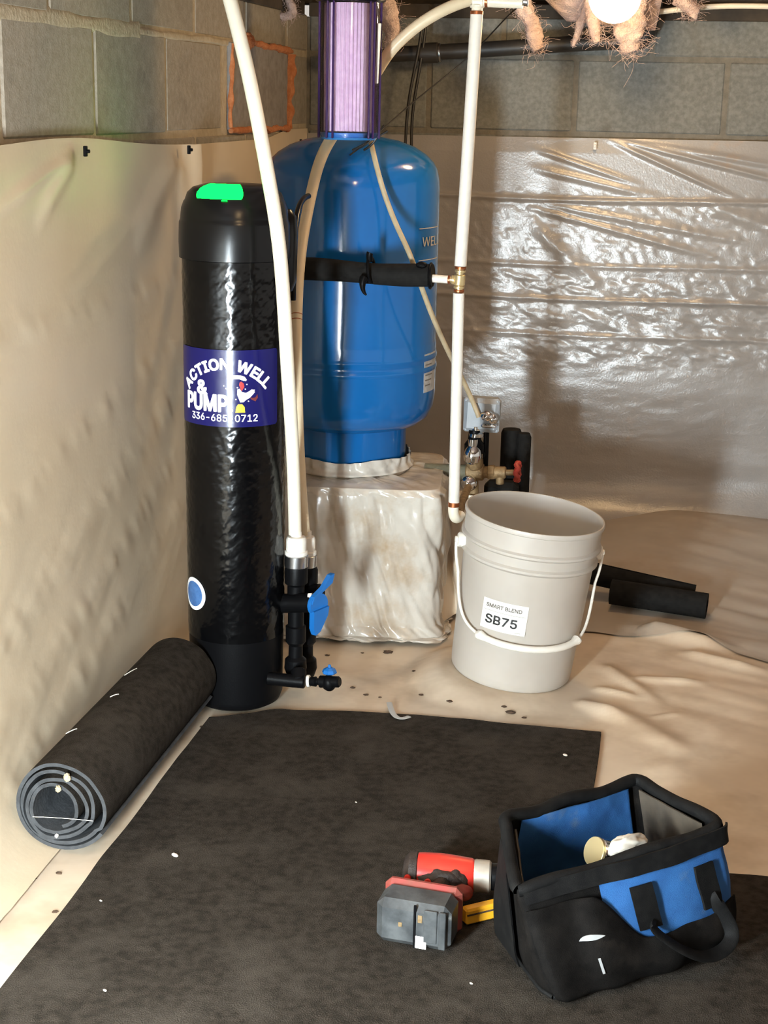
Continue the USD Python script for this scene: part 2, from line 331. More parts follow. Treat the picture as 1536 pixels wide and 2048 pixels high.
# ================================================================== plastic liners
def film_left(Y, Z):
    """Outward bulge of the left liner from the wall."""
    q = np.stack([Y * 1.5, Z * 1.8, Y * 0], -1)
    h = .004 * fbm(q, 2, 3)
    dd = (Y - 2.2) * .75 + (Z - .2) * -.0
    # diagonal pulls in the lower half, running up to the right
    a = math.radians(38); u = Y * math.cos(a) + Z * math.sin(a); w = -Y * math.sin(a) + Z * math.cos(a)
    low = sm(Z, .75, .30) * sm(Z, .02, .12)
    h = h + low * .005 * (fbm(np.stack([u * 2.0, w * 10, u * 0 + 3], -1), 3, 11) - .35)
    # short puckers along slanting creases
    for c0, sl, am, wd in ((.62, .16, .005, .030), (.47, .22, .008, .04), (.34, .26, .007, .04), (.22, .3, .007, .04), (.84, .05, .005, .022)):
        line = c0 + sl * (Y - 2.7) + .02 * np.sin(Y * 3.1 + c0 * 9)
        env = np.exp(-((Z - line) / wd) ** 2)
        h = h + .85 * am * env * (.2 + 1.3 * np.clip(fbm(np.stack([(Y * .9 + Z * .8) * 26, (Z - Y * .3) * 5, Y * 0 + c0 * 10], -1), 2, 5) - .38, 0, 1))
    h = h + ridges(Y, Z, [(2.60, 1.115, 2.25, 1.03, .012, .006), (2.60, 1.11, 2.42, 1.00, .02, .006), (3.18, 1.10, 2.9, .93, .035, .008), (3.19, 1.10, 3.26, .8, .03, .006), (3.0, 1.0, 2.55, .86, .02, .003)])
    return h
def left_liner(y0, y1, top, ny, nz, xo, curl):
    Y, tt = np.meshgrid(np.linspace(y0, y1, ny), np.linspace(0, 1, nz), indexing='ij')
    topz = top(Y); L = topz + .05; sarc = tt * L
    R = .10                                       # the sheet turns onto the floor with this radius
    arc = R * math.pi / 2
    Zf = np.where(sarc < arc, R * (1 - np.cos(np.clip(sarc, 0, arc) / R)), R + sarc - arc)
    Xf = np.where(sarc < arc, R * (1 - np.sin(np.clip(sarc, 0, arc) / R)), 0)
    Zf = Zf * (topz / Zf[:, -1:])
    X = LX + xo + Xf + film_left(Y, Zf) * np.clip((topz - Zf) * 18 + .15, 0, 1) + curl(Y, Zf)
    return grid(np.stack([X, Y, Zf + .004], -1), True)
single('wall_liner', left_liner(-1.2, 3.29, lambda Y: 1.128 - .014 * sm(Y, 2.6, 3.29) + .012 * np.exp(-((Y - 2.55) / .3) ** 2), 520, 210, .010,
       lambda Y, Z: .02 * sm(Y, 3.2, 3.29) * sm(Z, .7, 1.1)), m_film_l,
       'cream plastic sheet lining the left wall beside the black tank', 'plastic sheet', smooth=True)
single('wall_liner', left_liner(3.24, BY - .005, lambda Y: 1.112 + .02 * sm(Y, 3.9, 4.2), 120, 110, .003, lambda Y, Z: 0 * Y), m_film_l,
       'short cream plastic sheet in the corner under the vent panel', 'plastic sheet', smooth=True)

def back_film(X, Z):
    h = .010 * fbm(np.stack([X * 1.3, Z * 1.6, X * 0], -1), 3, 21)
    pin = P(1190, 292, 4.39); px_, pz_ = pin[0], pin[2]
    R = []
    for (tx, ty, wd, hh) in ((1536, 370, .009, .006), (1540, 405, .007, .007), (1400, 428, .007, .007), (1010, 300, .007, .004), (960, 305, .007, .003)):
        q = P(tx, ty, 4.39); R.append((px_ + .01, pz_ - .005, q[0] + .12, q[2], wd, hh))
    for (ax, ay, bx, by, wd, hh) in ((1060, 320, 1290, 400, .008, .005), (1060, 360, 1330, 425, .011, .005), (1060, 440, 1440, 545, .009, .006), (1080, 432, 1536, 520, .010, .005),
                                     (1400, 430, 1640, 520, .02, .007), (1060, 470, 1240, 640, .018, .006)):
        a, b = P(ax, ay, 4.39), P(bx, by, 4.39); R.append((a[0], a[2], b[0], b[2], wd, hh))
    h = h + ridges(X, Z, R)
    for y, am in ((428, .006), (560, .003), (628, .006), (700, .003)):
        z0 = P(1300, y, 4.39)[2]; h = h + am * np.exp(-((Z - z0 - .004 * np.sin(X * 5)) / .007) ** 2)
    # quilted band of small puckers in the middle, deeper blisters below it
    mid = sm(Z, .98, .92) * sm(Z, .62, .70)
    h = h + mid * .0019 * (noise(np.stack([(X + .35 * Z) * 62, (Z * 1.0) * 78, X * 0], -1), 31) - .5)
    lowb = sm(Z, .74, .69) * sm(Z, .40, .52)
    h = h + lowb * .009 * (fbm(np.stack([(X + .6 * Z) * 18, Z * 32, X * 0 + 4], -1), 3, 17) - .4)
    h = h + .004 * (fbm(np.stack([X * 7, Z * 20, X * 0 + 9], -1), 3, 23) - .4) * sm(Z, .55, .35)
    return h
X, tt = np.meshgrid(np.linspace(LX + .005, 1.9, 700), np.linspace(0, 1, 440), indexing='ij')
topz = 1.095 + .006 * X; R0 = .16; arc = R0 * math.pi / 2; sarc = tt * (topz + .07)
Zf = np.where(sarc < arc, R0 * (1 - np.cos(np.clip(sarc, 0, arc) / R0)), R0 + sarc - arc); Xo = np.where(sarc < arc, R0 * (1 - np.sin(np.clip(sarc, 0, arc) / R0)), 0)
Zf = Zf * (topz / Zf[:, -1:])
Yb = BY - .012 - Xo - back_film(X, Zf) * np.clip((topz - Zf) * 22 + .1, 0, 1)
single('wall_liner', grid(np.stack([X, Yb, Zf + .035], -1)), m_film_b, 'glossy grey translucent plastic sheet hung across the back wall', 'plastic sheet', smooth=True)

# ground sheet
BKT = np.array([-.287, 3.175]); BTILT = math.radians(6.3)
def ground(X, Y):
    z = .006 * (fbm(np.stack([X * 2.2, Y * 2.2, X * 0], -1), 3, 41) - .5)
    far = sm(Y, 2.55, 3.1) * sm(X, -.15, .12)
    a = math.radians(-24); u = X * math.cos(a) + Y * math.sin(a); w = -X * math.sin(a) + Y * math.cos(a)
    z = z + far * .013 * (fbm(np.stack([u * 1.3, w * 6.5, X * 0 + 2], -1), 3, 43) - .38)
    z = z + far * .008 * (fbm(np.stack([u * 4, w * 20, X * 0 + 6], -1), 2, 47) - .4)
    z = z + .085 * sm(Y, 3.6, 4.38) * sm(X, -.55, .1)
    R = []
    for ax, ay, bx, by, wd, hh in ((1180, 1375, 1290, 1405, .014, .010), (1150, 1400, 1260, 1450, .018, .010), (1260, 1360, 1420, 1372, .014, .009), (1280, 1260, 1480, 1310, .03, .022), (1360, 1310, 1536, 1350, .02, .012),
                                   (1190, 1410, 1400, 1520, .03, .010), (1300, 1520, 1536, 1640, .05, .008), (1300, 1440, 1370, 1432, .008, .004), (1200, 1330, 1330, 1420, .02, .010), (780, 1450, 870, 1290, .01, .004), (610, 1310, 760, 1380, .02, .004)):
        d = _fw * F + _cr * (ax - 768) - _cu * (ay - 1024); A = d * (-EYE / d[2]); d = _fw * F + _cr * (bx - 768) - _cu * (by - 1024); B = d * (-EYE / d[2])
        R.append((A[0], A[1], B[0], B[1], wd, hh))
    z = z + ridges(X, Y, R)
    # keep it flat where things stand
    flat = 1 - sm(np.hypot(X + .829, Y - 2.92), .2, .12) * 1
    flat = flat * (1 - sm(np.hypot(X + .72, Y - 3.5), .5, .34)) * (1 - (sm(Y, 2.95, 2.86) * sm(X, -.02, -.12))) * (1 - sm(Y, 2.42, 2.36) * sm(X, .0001, -.0001)) * (1 - sm(Y, 2.40, 2.33))
    d = np.hypot(X - BKT[0], Y - BKT[1]); near = sm(d, .24, .15)
    ramp = np.clip((BKT[0] + .13 - X) * math.tan(BTILT), 0, .03)
    return z * flat * (1 - near) + near * ramp - .004 * (1 - flat)
Xg, Yg = np.meshgrid(np.linspace(LX + .02, 2.4, 460), np.linspace(-.9, BY - .05, 560), indexing='ij')
Zg = ground(Xg, Yg)
single('ground_sheet', grid(np.stack([Xg, Yg, Zg], -1)), m_film_f, 'wrinkled tan plastic sheet covering the crawlspace ground', 'plastic sheet', smooth=True)
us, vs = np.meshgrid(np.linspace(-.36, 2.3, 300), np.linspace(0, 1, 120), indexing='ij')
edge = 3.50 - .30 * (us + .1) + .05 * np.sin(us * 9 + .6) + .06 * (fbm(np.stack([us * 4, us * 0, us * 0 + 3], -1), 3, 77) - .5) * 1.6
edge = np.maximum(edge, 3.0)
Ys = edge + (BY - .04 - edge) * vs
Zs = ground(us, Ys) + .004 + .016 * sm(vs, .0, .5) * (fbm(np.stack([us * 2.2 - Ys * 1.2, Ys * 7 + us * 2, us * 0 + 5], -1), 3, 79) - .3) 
m_film_shade = mat('liner_shade', (.42, .365, .30), .36, (.50, .435, .36), 4, bump=.15, bscale=80, bdist=.002, specular_ior_level=.5, spots=((.36, .27, .18), 4, .5, .8))
single('ground_sheet', grid(np.stack([us, Ys, Zs], -1)), m_film_shade, 'added greyer plastic sheet from the back wall over the ground behind the bucket, tinted as shade', 'plastic sheet', smooth=True)  # added sheet; its grey colour stands in for dimmer light on the far ground
def gz(x, y): return float(ground(np.array([[x]]), np.array([[y]]))[0, 0])

# liner pins
def pin(name, pos, nrm, mt, label, sz=.013):
    t = thing(name, label, 'fastener', pos); n = np.asarray(nrm, float)
    side = np.cross([0, 0, 1], n); side = np.abs(side / np.linalg.norm(side)); up_ = np.array([0, 0, 1.0])
    part('washer', cbox(side * sz * .9 + up_ * sz * 2.0 + np.abs(n) * .006, pos, .001), mt, t); part('stud', cyl(pos, pos + n * .008, sz * .35, 12), mt, t)
p = P(155, 302, 2.615); pin('liner_pin', np.array([LX + .028, p[1], p[2]]), (1, 0, 0), m_blackpl_r, 'black pin through the left liner, the one nearer the photo edge', .009)
p = P(362, 299, 3.19); pin('liner_pin', np.array([LX + .034, p[1], p[2]]), (1, 0, 0), m_blackpl_r, 'black pin through the left liner just above the black tank', .009)
p = P(1190, 292, 4.37); pin('liner_pin', p, (0, -1, 0), m_white, 'white pin through the top of the back wall liner', .010)
p = P(612, 279, 4.3); pin('liner_pin', np.array([LX + .02, 4.25, 1.10]), (1, 0, 0), m_blackpl_r, 'black pin through the liner in the corner beside the filter bowl', .009)

# ================================================================== pipes overhead
wp = thing('waste_pipe', 'black waste pipe running along the top of the back wall', 'pipe', (-.5, 4.3, 1.35))
a, b = P(735, 111, 4.3), P(1250, 84, 4.3)
part('pipe', tube(spline([a - [.06, 0, .003], a, (a + b) / 2, b, b + [.05, 0, .01], b + [.075, .0, .14], b + [.08, 0, .25]], 60), .0205, 20), m_abs, wp)
c0, c1 = P(838, 107, 4.3), P(878, 105, 4.3)
part('coupling', cyl(c0, c1, .027, 28), m_abs, wp)
part('pipe_band', cyl(c1, c1 + (c1 - c0) * .1, .0245, 28), m_steel, wp, 'bright metal band')
single('cable_conduit', tube(spline([P(1300, 26, 4.2), P(1400, 15, 4.2), P(1480, 12, 4.2), P(1640, 16, 4.2), P(1900, 20, 4.2)], 30), .007, 12), m_pex, 'pale thin conduit strung along the top of the back wall', 'conduit')

def scrap(pts, rad, seed, label):
    """A hanging wisp of glass wool: a soft core along the points and loose fibres round it."""
    r_ = np.random.default_rng(seed); n = 40; c_ = spline(pts, n) if len(pts) > 2 else np.linspace(pts[0], pts[-1], n)
    rr = np.interp(np.linspace(0, 1, n), np.linspace(0, 1, len(rad)), rad); t = thing('insulation_scrap', label, 'insulation', c_[0])
    m = tube(c_, rr, 24); v = np.array(m.vertices); ax_ = c_[np.minimum(np.arange(len(v)) // 24, n - 1)]; d = v - ax_
    v = ax_ + d * (.55 + .9 * fbm(v * 55 + seed, 4, seed))[:, None]; part('wool', M(v, m.faces), m_pink, t, smooth=True)
    k = int(min(420, 70 + 9000 * rr.mean())); P_ = []
    for q in range(k):
        i = r_.integers(0, n); a = c_[i] + r_.normal(0, .55, 3) * rr[i]; b = a + r_.normal(0, 1, 3) * (.5 * rr[i] + .003); e = b + r_.normal(0, 1, 3) * (.5 * rr[i] + .003); P_.append(np.array([a, (a + b) / 2 + r_.normal(0, .002, 3), b, e]))
    cv = UsdGeom.BasisCurves.Define(stage, t.path + '/fibres'); cv.CreateTypeAttr('linear'); cv.CreateCurveVertexCountsAttr([4] * k)
    cv.CreatePointsAttr(Vt.Vec3fArray.FromNumpy((np.vstack(P_) - t.loc).astype(np.float32))); cv.CreateWidthsAttr([.0006]); cv.SetWidthsInterpolation('constant')
    UsdShade.MaterialBindingAPI.Apply(cv.GetPrim()).Bind(m_pink); props(cv.GetPrim(), kind='stuff')
def pp(Y, *a): return [P(x, y, Y) for x, y in a]
scrap(pp(4.0, (1030, -8), (1050, 20), (1062, 45), (1070, 75), (1078, 100)), (.020, .024, .018, .020, .022, .016), 1, 'pink insulation strand hanging over the black waste pipe left of the bulb')
scrap(pp(4.0, (1275, -20), (1262, 30), (1258, 70), (1262, 105)), (.030, .040, .036, .018), 3, 'pale pink insulation tuft hanging right below the bulb')
scrap(pp(4.0, (1182, -10), (1186, 40), (1194, 85)), (.016, .018, .008), 4, 'small pink insulation wisp under the bulb, left of the larger tuft')
scrap(pp(4.1, (1172, 10), (1160, 50), (1146, 92)), (.006, .010, .004), 5, 'thin pink insulation sliver between the hanging strand and the bulb')
scrap(pp(4.1, (1352, -6), (1372, 6), (1386, 20), (1384, 36)), (.018, .020, .016, .012), 6, 'pink insulation drip hanging from the sill at upper right')
scrap(pp(4.1, (572, -10), (583, 12), (585, 26), (572, 33), (556, 28)), (.006, .010, .013, .010, .006), 7, 'pink insulation curl high on the wall left of the filter bowl')
scrap(pp(3.7, (766, -10), (778, 30), (783, 70), (772, 112)), (.018, .022, .018, .010), 8, 'dusty insulation flap hanging behind the filter bowl')
u, w = np.meshgrid(np.linspace(0, 1, 24), np.linspace(0, 1, 14), indexing='ij')
q0, q1, q2, q3 = P(1060, -30, 4.05), P(1330, -30, 4.05), P(1310, 60, 4.1), P(1130, 40, 4.1)
top_ = q0 * (1 - u[..., None]) * (1 - w[..., None]) + q1 * u[..., None] * (1 - w[..., None]) + q2 * u[..., None] * w[..., None] + q3 * (1 - u[..., None]) * w[..., None]
top_[..., 1] += .06 * fbm(np.stack([u * 4, w * 4, u * 0], -1), 3, 5); single('insulation_scrap', slab(top_, (0, -.015, 0)), m_pink, 'sagging sheet of pink insulation behind the bulb', 'insulation', smooth=True)

# bulbs
def bulb(pos, mt, label, r):
    t = thing('light_bulb', label, 'bulb', pos + [0, 0, r + .06])
    th = np.linspace(0, math.pi * .86, 28)
    prof = [(r * math.sin(a_), -r * math.cos(a_)) for a_ in th] + [(.016, r * 1.18)]
    part('globe', lathe([(max(a_, 1e-5), b_) for a_, b_ in prof], pos, n=40), mt, t, 'glowing glass globe', smooth=True)
    part('screw_base', cyl(pos + [0, 0, r * 1.15], pos + [0, 0, r * 1.15 + .022], .0165, 24), m_steel, t)
    h = thing('lamp_holder', 'porcelain lamp holder above the ' + ('glowing bulb in view' if mt is m_bulb else 'second bulb overhead'), 'lamp holder', pos + [0, 0, r + .08])
    part('socket', lathe([(.022, 0), (.026, .004), (.03, .02), (.045, .032), (.05, .036), (.05, .046)], pos + [0, 0, r * 1.15 + .010], n=32), m_white, h)
bulb(BULB_POS, m_bulb, 'bare glowing round bulb under the ceiling at the upper right', .058)
bulb(BULB2_POS, m_bulb2, 'second bare glowing bulb overhead, nearer than the frame', .035)

# standing work light beside the left wall, in front of the frame
wk = thing('work_light', 'slim upright LED work light standing by the left liner', 'work light', (WORK_POS[0], WORK_POS[1], 0))
part('housing', mv(cbox((WORK_W + .02, .04, WORK_H + .03), (0, -.026, 0), .006), WORK_POS), m_work, wk)
part('lamp_panel', mv(cbox((WORK_W, .004, WORK_H), (0, .0, 0), .001), WORK_POS), m_worklight, wk, 'cool white lit panel', smooth=False)
part('stand', cyl((WORK_POS[0], WORK_POS[1] - .03, .012), (WORK_POS[0], WORK_POS[1] - .03, .3), .012), m_work, wk)
part('foot', cbox((.12, .16, .02), (WORK_POS[0], WORK_POS[1] - .03, .019), .005), m_work, wk)

# ================================================================== black filter tank
TC = np.array([-.835, 2.92]); TA = math.atan2(-TC[0], TC[1])
ft = thing('filter_tank', 'tall black water filter tank with navy sticker and green lit top', 'water filter', (TC[0], TC[1], 0))
at = (TC[0], TC[1], 0)
part('base', lathe([(.080, 0), (.090, .006), (.0955, .02), (.0975, .15), (.0985, .158)], at, n=96), m_blackpl_r, ft)
# bumpy film jacket
ang = np.linspace(0, 2 * math.pi, 260); zz = np.linspace(.152, .93, 420); A_, Z_ = np.meshgrid(ang, zz, indexing='ij')
qq = np.stack([np.cos(A_) * .1, np.sin(A_) * .1, Z_], -1)
bm = .0016 * (fbm(qq * np.array([95, 95, 70]), 3, 51) - .5) + .0007 * (fbm(qq * np.array([40, 40, 16]), 2, 53) - .5); bm = bm * np.clip((.93 - Z_) * 30, 0, 1) * np.clip((Z_ - .152) * 60, .1, 1)
Rj = .099 + .004 * (Z_ - .15) / .78 + bm
part('jacket', grid(np.stack([TC[0] + Rj * np.cos(A_), TC[1] + Rj * np.sin(A_), Z_], -1)), m_jacket, ft, 'crinkled glossy black jacket', smooth=True)
part('cap', lathe([(.103, .915), (.108, .917), (.1085, .95), (.1075, .984), (.1050, .990), (.1045, .996), (.1025, 1.012), (.098, 1.024), (.096, 1.026), (.091, 1.040), (.080, 1.050), (.060, 1.056), (0.0001, 1.057)], at, n=96), m_blackpl, ft, 'glossy black domed cap')
vc = TC + np.array([.084, .045])
part('valve_cover', lathe([(.02, .85), (.028, .87), (.030, .96), (.027, .995), (.018, 1.008), (.0001, 1.011)], (vc[0], vc[1], 0), n=32), m_blackpl, ft)
lp = sbox(-.030, -.012, .030, .012).buffer(.004)
dsp = wrap(extr(lp, .002), (TC[0], TC[1], 0), .075, TA - .35, .01)
dv = np.array(dsp.vertices); tt_ = dv[:, 2]
rad = .074 - tt_ * 1.25; ra = TA - .36 + (np.arctan2(dv[:, 0] - TC[0], -(dv[:, 1] - TC[1])) - (TA - .35)) * 1.2
hz = np.interp(rad, [0, .060, .080, .091, .096, .098], [1.057, 1.056, 1.050, 1.040, 1.026, 1.024])
off = (np.hypot(dv[:, 0] - TC[0], dv[:, 1] - TC[1]) - .075)
part('display', M(np.c_[TC[0] + rad * np.sin(ra), TC[1] - rad * np.cos(ra), hz + off + .0006], dsp.faces), m_led, ft, 'lit green display window')
part('indicator', wrap(extr(sbox(-.006, -.001, .006, .001), .001), (TC[0], TC[1], 1.030), .0960, TA - .20), m_led, ft, 'small green lights')
# sticker
RS = .1032; SA = TA - .215
stk = part('sticker', wrap(extr(sbox(-.107, -.068, .107, .068).buffer(.007), .0012), (TC[0], TC[1], .675), RS, SA), m_navy, ft, 'navy sticker with white lettering')
def put(mesh, x, y, m=m_ltr, zoff=.0013, name='lettering', label=None, par=stk):
    part(name, wrap(mv(mesh, (x, y, zoff)), (TC[0], TC[1], .675), RS, SA, .005), m, par, label, smooth=20)
def txt(sx, h, bold=True, wide=1.0):
    t = meshkit.text_mesh(sx, h, .0008, bold); t.apply_scale((wide, 1, 1)); t.apply_translation((-t.bounds[:, 0].mean(), 0, 0)); return t
def fat(m, g, h=.0008):
    from shapely.ops import unary_union
    m = m.copy(); up_ = m.face_normals[:, 2] > .9; p_ = unary_union([Polygon(t[:, :2]).buffer(1e-6) for t in m.triangles[up_] if Polygon(t[:, :2]).area > 1e-12]).buffer(g).simplify(.00015)
    return cat_([extr(q, h) for q in getattr(p_, 'geoms', [p_])])
def arched(text, cx, cy, R, h, a0, a1, wide=1.0):
    ws = [max(txt(c, h).extents[0], .003) if c != ' ' else h * .45 for c in text]; tot = sum(ws) + .001 * len(ws)
    out = []; x = 0
    for c, w_ in zip(text, ws):
        f_ = (x + w_ / 2) / tot; x += w_ + .001
        if c == ' ': continue
        a = a0 + (a1 - a0) * f_; g = fat(txt(c, h, True, wide), .0009); g = rot(g, -a, (0, 0, 1)); out.append(mv(g, (cx + R * math.sin(a), cy + R * math.cos(a), 0)))
    return cat_(out)
put(arched('ACTION WELL', .002, -.062, .100, .020, math.radians(-58), math.radians(54), 1.05), 0, 0)
put(fat(txt('&', .025, True, 1.1), .0010), -.046, -.012)
put(fat(txt('PUMP.', .031, True, .80), .0012), -.036, -.044)
put(txt('336-685-0712', .0135, True, .98), -.004, -.064)
# the hand-pump spout, splash, white bird-like figure over a yellow pail
put(extr(Polygon([(-.012, .020), (-.012, .026), (.000, .0275), (.014, .027), (.022, .024), (.026, .018), (.024, .0155), (.0185, .0165), (.012, .019), (.002, .0195)]), .0008), .018, .000, name='spout_print')
put(extr(Polygon([(-.008, -.002), (-.0035, -.001), (.000, -.007), (.008, -.0095), (.015, -.006), (.019, -.003), (.026, -.004), (.0245, -.007), (.026, -.0085), (.022, -.013), (.016, -.019), (.008, -.0235), (.003, -.028), (-.003, -.028), (-.006, -.020), (-.009, -.012)]), .0008), .034, .002, name='figure_print')
put(extr(Polygon([(0, 0), (.003, -.008), (.005, -.012), (.010, -.004), (.009, .003), (.004, .007), (.001, .005)]), .0008), .029, .008, m_redp, name='comb_print', label='red print')
put(extr(Polygon([(0, 0), (.004, -.006), (.012, -.010), (.017, -.003), (.016, .004), (.012, -.002), (.006, -.003)]), .0007), .049, -.015, m_brownp, zoff=.0012, name='tail_print', label='maroon print')
put(extr(Polygon([(-.0095, -.020), (.0095, -.020), (.0085, -.009), (.004, -.0035), (-.004, -.0035), (-.0075, -.009)]), .0008), .031, -.026, m_yel, name='pail_print', label='yellow print')
for dx, dy in ((.023, -.02), (.046, -.018), (.044, .009), (.041, .0), (.026, .003), (.047, -.024), (.0, .006), (.004, .001)):
    put(extr(Point(0, 0).buffer(.0014, 4), .0007), dx, dy, name='droplet_print')
# round emblem near the foot
eb = part('emblem', wrap(extr(Point(0, 0).buffer(.034, 24), .0012), (TC[0], TC[1], .247), .1008, TA - math.radians(57)), m_ltr, ft, 'white-rimmed blue emblem')
part('emblem_centre', wrap(mv(extr(Point(0, 0).buffer(.026, 24), .001), (0, 0, .001)), (TC[0], TC[1], .247), .1008, TA - math.radians(57)), m_emblem, eb)

# bypass plumbing at the foot of the black tank
bp = thing('bypass_valve', 'black bypass valve assembly with blue lever, between black tank and wrapped pedestal', 'valve', (-.71, 2.94, 0))
def st(px_, Y, rows, mt, name, label=None):
    """A stack of revolved collars: rows of (pixel y, radius)."""
    x0 = P(px_, 1200, Y)[0]; prof = [(r_, P(px_, y_, Y)[2]) for y_, r_ in rows]; prof.sort(key=lambda q: q[1])
    return part(name, lathe(prof, (x0, Y, 0), n=36), mt, bp, label)
Y1, Y2 = 2.93, 2.995
for (cx, Yc, wsc) in ((592, Y1, 1.0), (613, Y2, .85)):
    k = wsc
    st(cx, Yc, [(1062, .011 * k), (1072, .011 * k), (1073, .018 * k), (1079, .021 * k), (1100, .021 * k), (1102, .0235 * k), (1108, .0235 * k), (1110, .021 * k)], m_white, 'union_nut', 'white union nut')
    st(cx, Yc, [(1108, .021 * k), (1110, .0245 * k), (1132, .024 * k), (1134, .021 * k)], m_steel, 'clamp_ring', 'brushed metal ring')
    st(cx, Yc, [(1130, .019), (1138, .0235), (1165, .0235), (1170, .018), (1190, .018)], m_blackpl_r, 'coupling')
    st(cx, Yc, [(1185, .016), (1222, .0165), (1250, .0165), (1252, .021), (1282, .021), (1290, .0145), (1312, .0150), (1318, .022), (1335, .0235), (1350, .018)], m_blackpl_r, 'valve_body')
hA, hB = P(560, 1207, 2.925), P(628, 1205, 2.905)
part('crossover', cyl(hA, hB, .020, 32), m_blackpl_r, bp)
part('crossover', cyl(hA + [.01, .065, .0], hB + [.0, .07, 0], .018, 32), m_blackpl_r, bp)
tg = cyl(P(616, 1192, 2.90), P(624, 1192, 2.90), .006); part('tag', tg, m_white, bp, 'small white tag')
# blue butterfly lever: hub disc with two blades
hc = P(632, 1208, 2.895); ax = np.array([.82, -.55, .05]); ax /= np.linalg.norm(ax); x_, y_, z_ = frame(ax)
x_ = np.cross([0, 0, 1], ax); x_ /= np.linalg.norm(x_); y_ = np.cross(ax, x_)
def lever(poly, h0, h):
    m = extr(poly, h, h0); v = np.array(m.vertices); return M(hc + v[:, 0, None] * x_ + v[:, 1, None] * y_ + v[:, 2, None] * ax, m.faces)
hub = part('lever', cat_([lever(Point(0, 0).buffer(.024, 20), 0, .010), lever(Polygon([(-.022, .006), (.0, .022), (.035, .040), (.041, .058), (.031, .056), (.010, .034), (-.016, .020)]), .002, .012),
            lever(Polygon([(.022, -.006), (.018, -.024), (-.004, -.054), (-.017, -.060), (-.022, -.046), (-.020, -.010)]), .002, .014)]), m_blueh, bp, 'blue butterfly lever', smooth=25)
part('outlet', cat_([cyl(P(535, 1357, 2.87), P(610, 1364, 2.87), .0135), cyl(P(597, 1340, 2.89), P(597, 1364, 2.87), .016)]), m_blackpl_r, bp)
dv_ = thing('drain_valve', 'small black drain valve with blue knob at the foot of the black tank', 'valve', P(655, 1364, 2.86))
a, b = P(610, 1363, 2.865), P(690, 1364, 2.85)
part('washer', cyl(P(614, 1362, 2.865), P(620, 1362, 2.865), .0125), m_white, dv_, 'white washer')
tdir = (b - a)
part('body', cat_([lathe([(.009, 0), (.0105, .012), (.007, .015), (.007, .019), (.0125, .022), (.0125, .036), (.008, .040), (.008, .046), (.0115, .049), (.0115, .062), (.009, .065)], P(621, 1363, 2.864), tdir, 28),
      lump(P(658, 1366, 2.857), (.015, .015, .017), 3, .05)]), m_blackpl_r, dv_)
kb = P(659, 1346, 2.857)
part('knob', cat_([lathe([(.014, 0), (.0155, .002), (.013, .008), (.006, .012), (.0001, .012)], kb, n=8), cbox((.006, .004, .010), kb + [0, 0, .013], .001)]), m_blueh, dv_, 'blue ribbed knob', smooth=20)

# ================================================================== blue pressure tank on its wrapped pedestal
BC = np.array([-.735, 3.55]); BA = math.atan2(-BC[0], BC[1])
bt = thing('pressure_tank', 'large glossy blue well pressure tank on the wrapped pedestal', 'pressure tank', (BC[0], BC[1], .37))
prof = [(r_ * 1.06, z_) for r_, z_ in [(.02, .50), (.10, .475), (.135, .472), (.160, .478), (.180, .495), (.1905, .52), (.194, .55), (.194, .608), (.1965, .613), (.1965, .619), (.1935, .625), (.1935, .634), (.1965, .640), (.1965, .646), (.194, .652), (.194, .672), (.1925, .677), (.192, 1.02), (.1905, 1.045), (.186, 1.066), (.177, 1.083), (.160, 1.100), (.135, 1.116), (.10, 1.129), (.06, 1.137), (.03, 1.140), (.0001, 1.141)]]
part('shell', lathe(prof, (BC[0], BC[1], 0), n=128), m_blue, bt, smooth=40)
part('base_ring', lathe([(.132, .375), (.139, .377), (.140, .47), (.143, .474), (.143, .488), (.13, .495)], (BC[0], BC[1], 0), n=96), m_blue, bt)
part('air_valve', cat_([cyl((BC[0], BC[1], 1.138), (BC[0], BC[1], 1.155), .016), ]), m_blackpl_r, bt)
lt = meshkit.text_mesh('WELL', .021, .0006); lt.apply_scale((1.25, 1, 1))
part('lettering', wrap(lt, (BC[0], BC[1], P(840, 490, 3.5)[2]), .2052, BA + math.asin((838 - 700) / 177), .006), m_inkpale, bt, 'pale lettering')
for y_ in (455, 518): part('print_line', wrap(extr(sbox(0, 0, .10, .002), .0005), (BC[0], BC[1], P(840, y_, 3.5)[2]), .2046, BA + math.asin((832 - 700) / 177)), m_inkpale, bt)
zl = P(860, 745, 3.5)[2]
dl = part('data_label', wrap(extr(sbox(0, -.045, .07, .045), .0008), (BC[0], BC[1], zl), .2058, BA + math.asin((849 - 700) / 177)), mat('silver_label', (.33, .35, .36), .4, (.5, .5, .5), 60), bt, 'grey printed data label')
for i in range(6): part('print_line', wrap(mv(extr(sbox(.005, 0, .045 - .006 * (i % 3), .003), .0004), (0, .03 - .012 * i, .0008)), (BC[0], BC[1], zl), .2058, BA + math.asin((849 - 700) / 177)), m_inkgrey, dl)

# pedestal under its plastic wrap
PC = np.array([-.70, 3.53]); rotp = math.radians(7)
pd_t = thing('pedestal', 'square pedestal under the blue tank, wrapped in wrinkled white plastic', 'pedestal', (PC[0], PC[1], 0))
part('block', rot(cbox((.35, .35, .352), (PC[0], PC[1], .178), .01), rotp, (0, 0, 1), (PC[0], PC[1], 0)), m_block_g, pd_t)
na, ns = 420, 190
aa = np.linspace(0, 2 * math.pi, na); sp = np.linspace(0, 1, ns); A_, S_ = np.meshgrid(aa, sp, indexing='ij')
def sq(a, h, p):  # rounded square radius
    return h / (np.abs(np.cos(a)) ** p + np.abs(np.sin(a)) ** p) ** (1 / p)
ctl = [0, .14, .20, .52, .60, .74, .82, 1.0]
r_sq = np.interp(S_, ctl, [1.13, 1.07, 1.035, 1.02, 1.0, .80, .80, .80]); mixc = sm(S_, .60, .76)
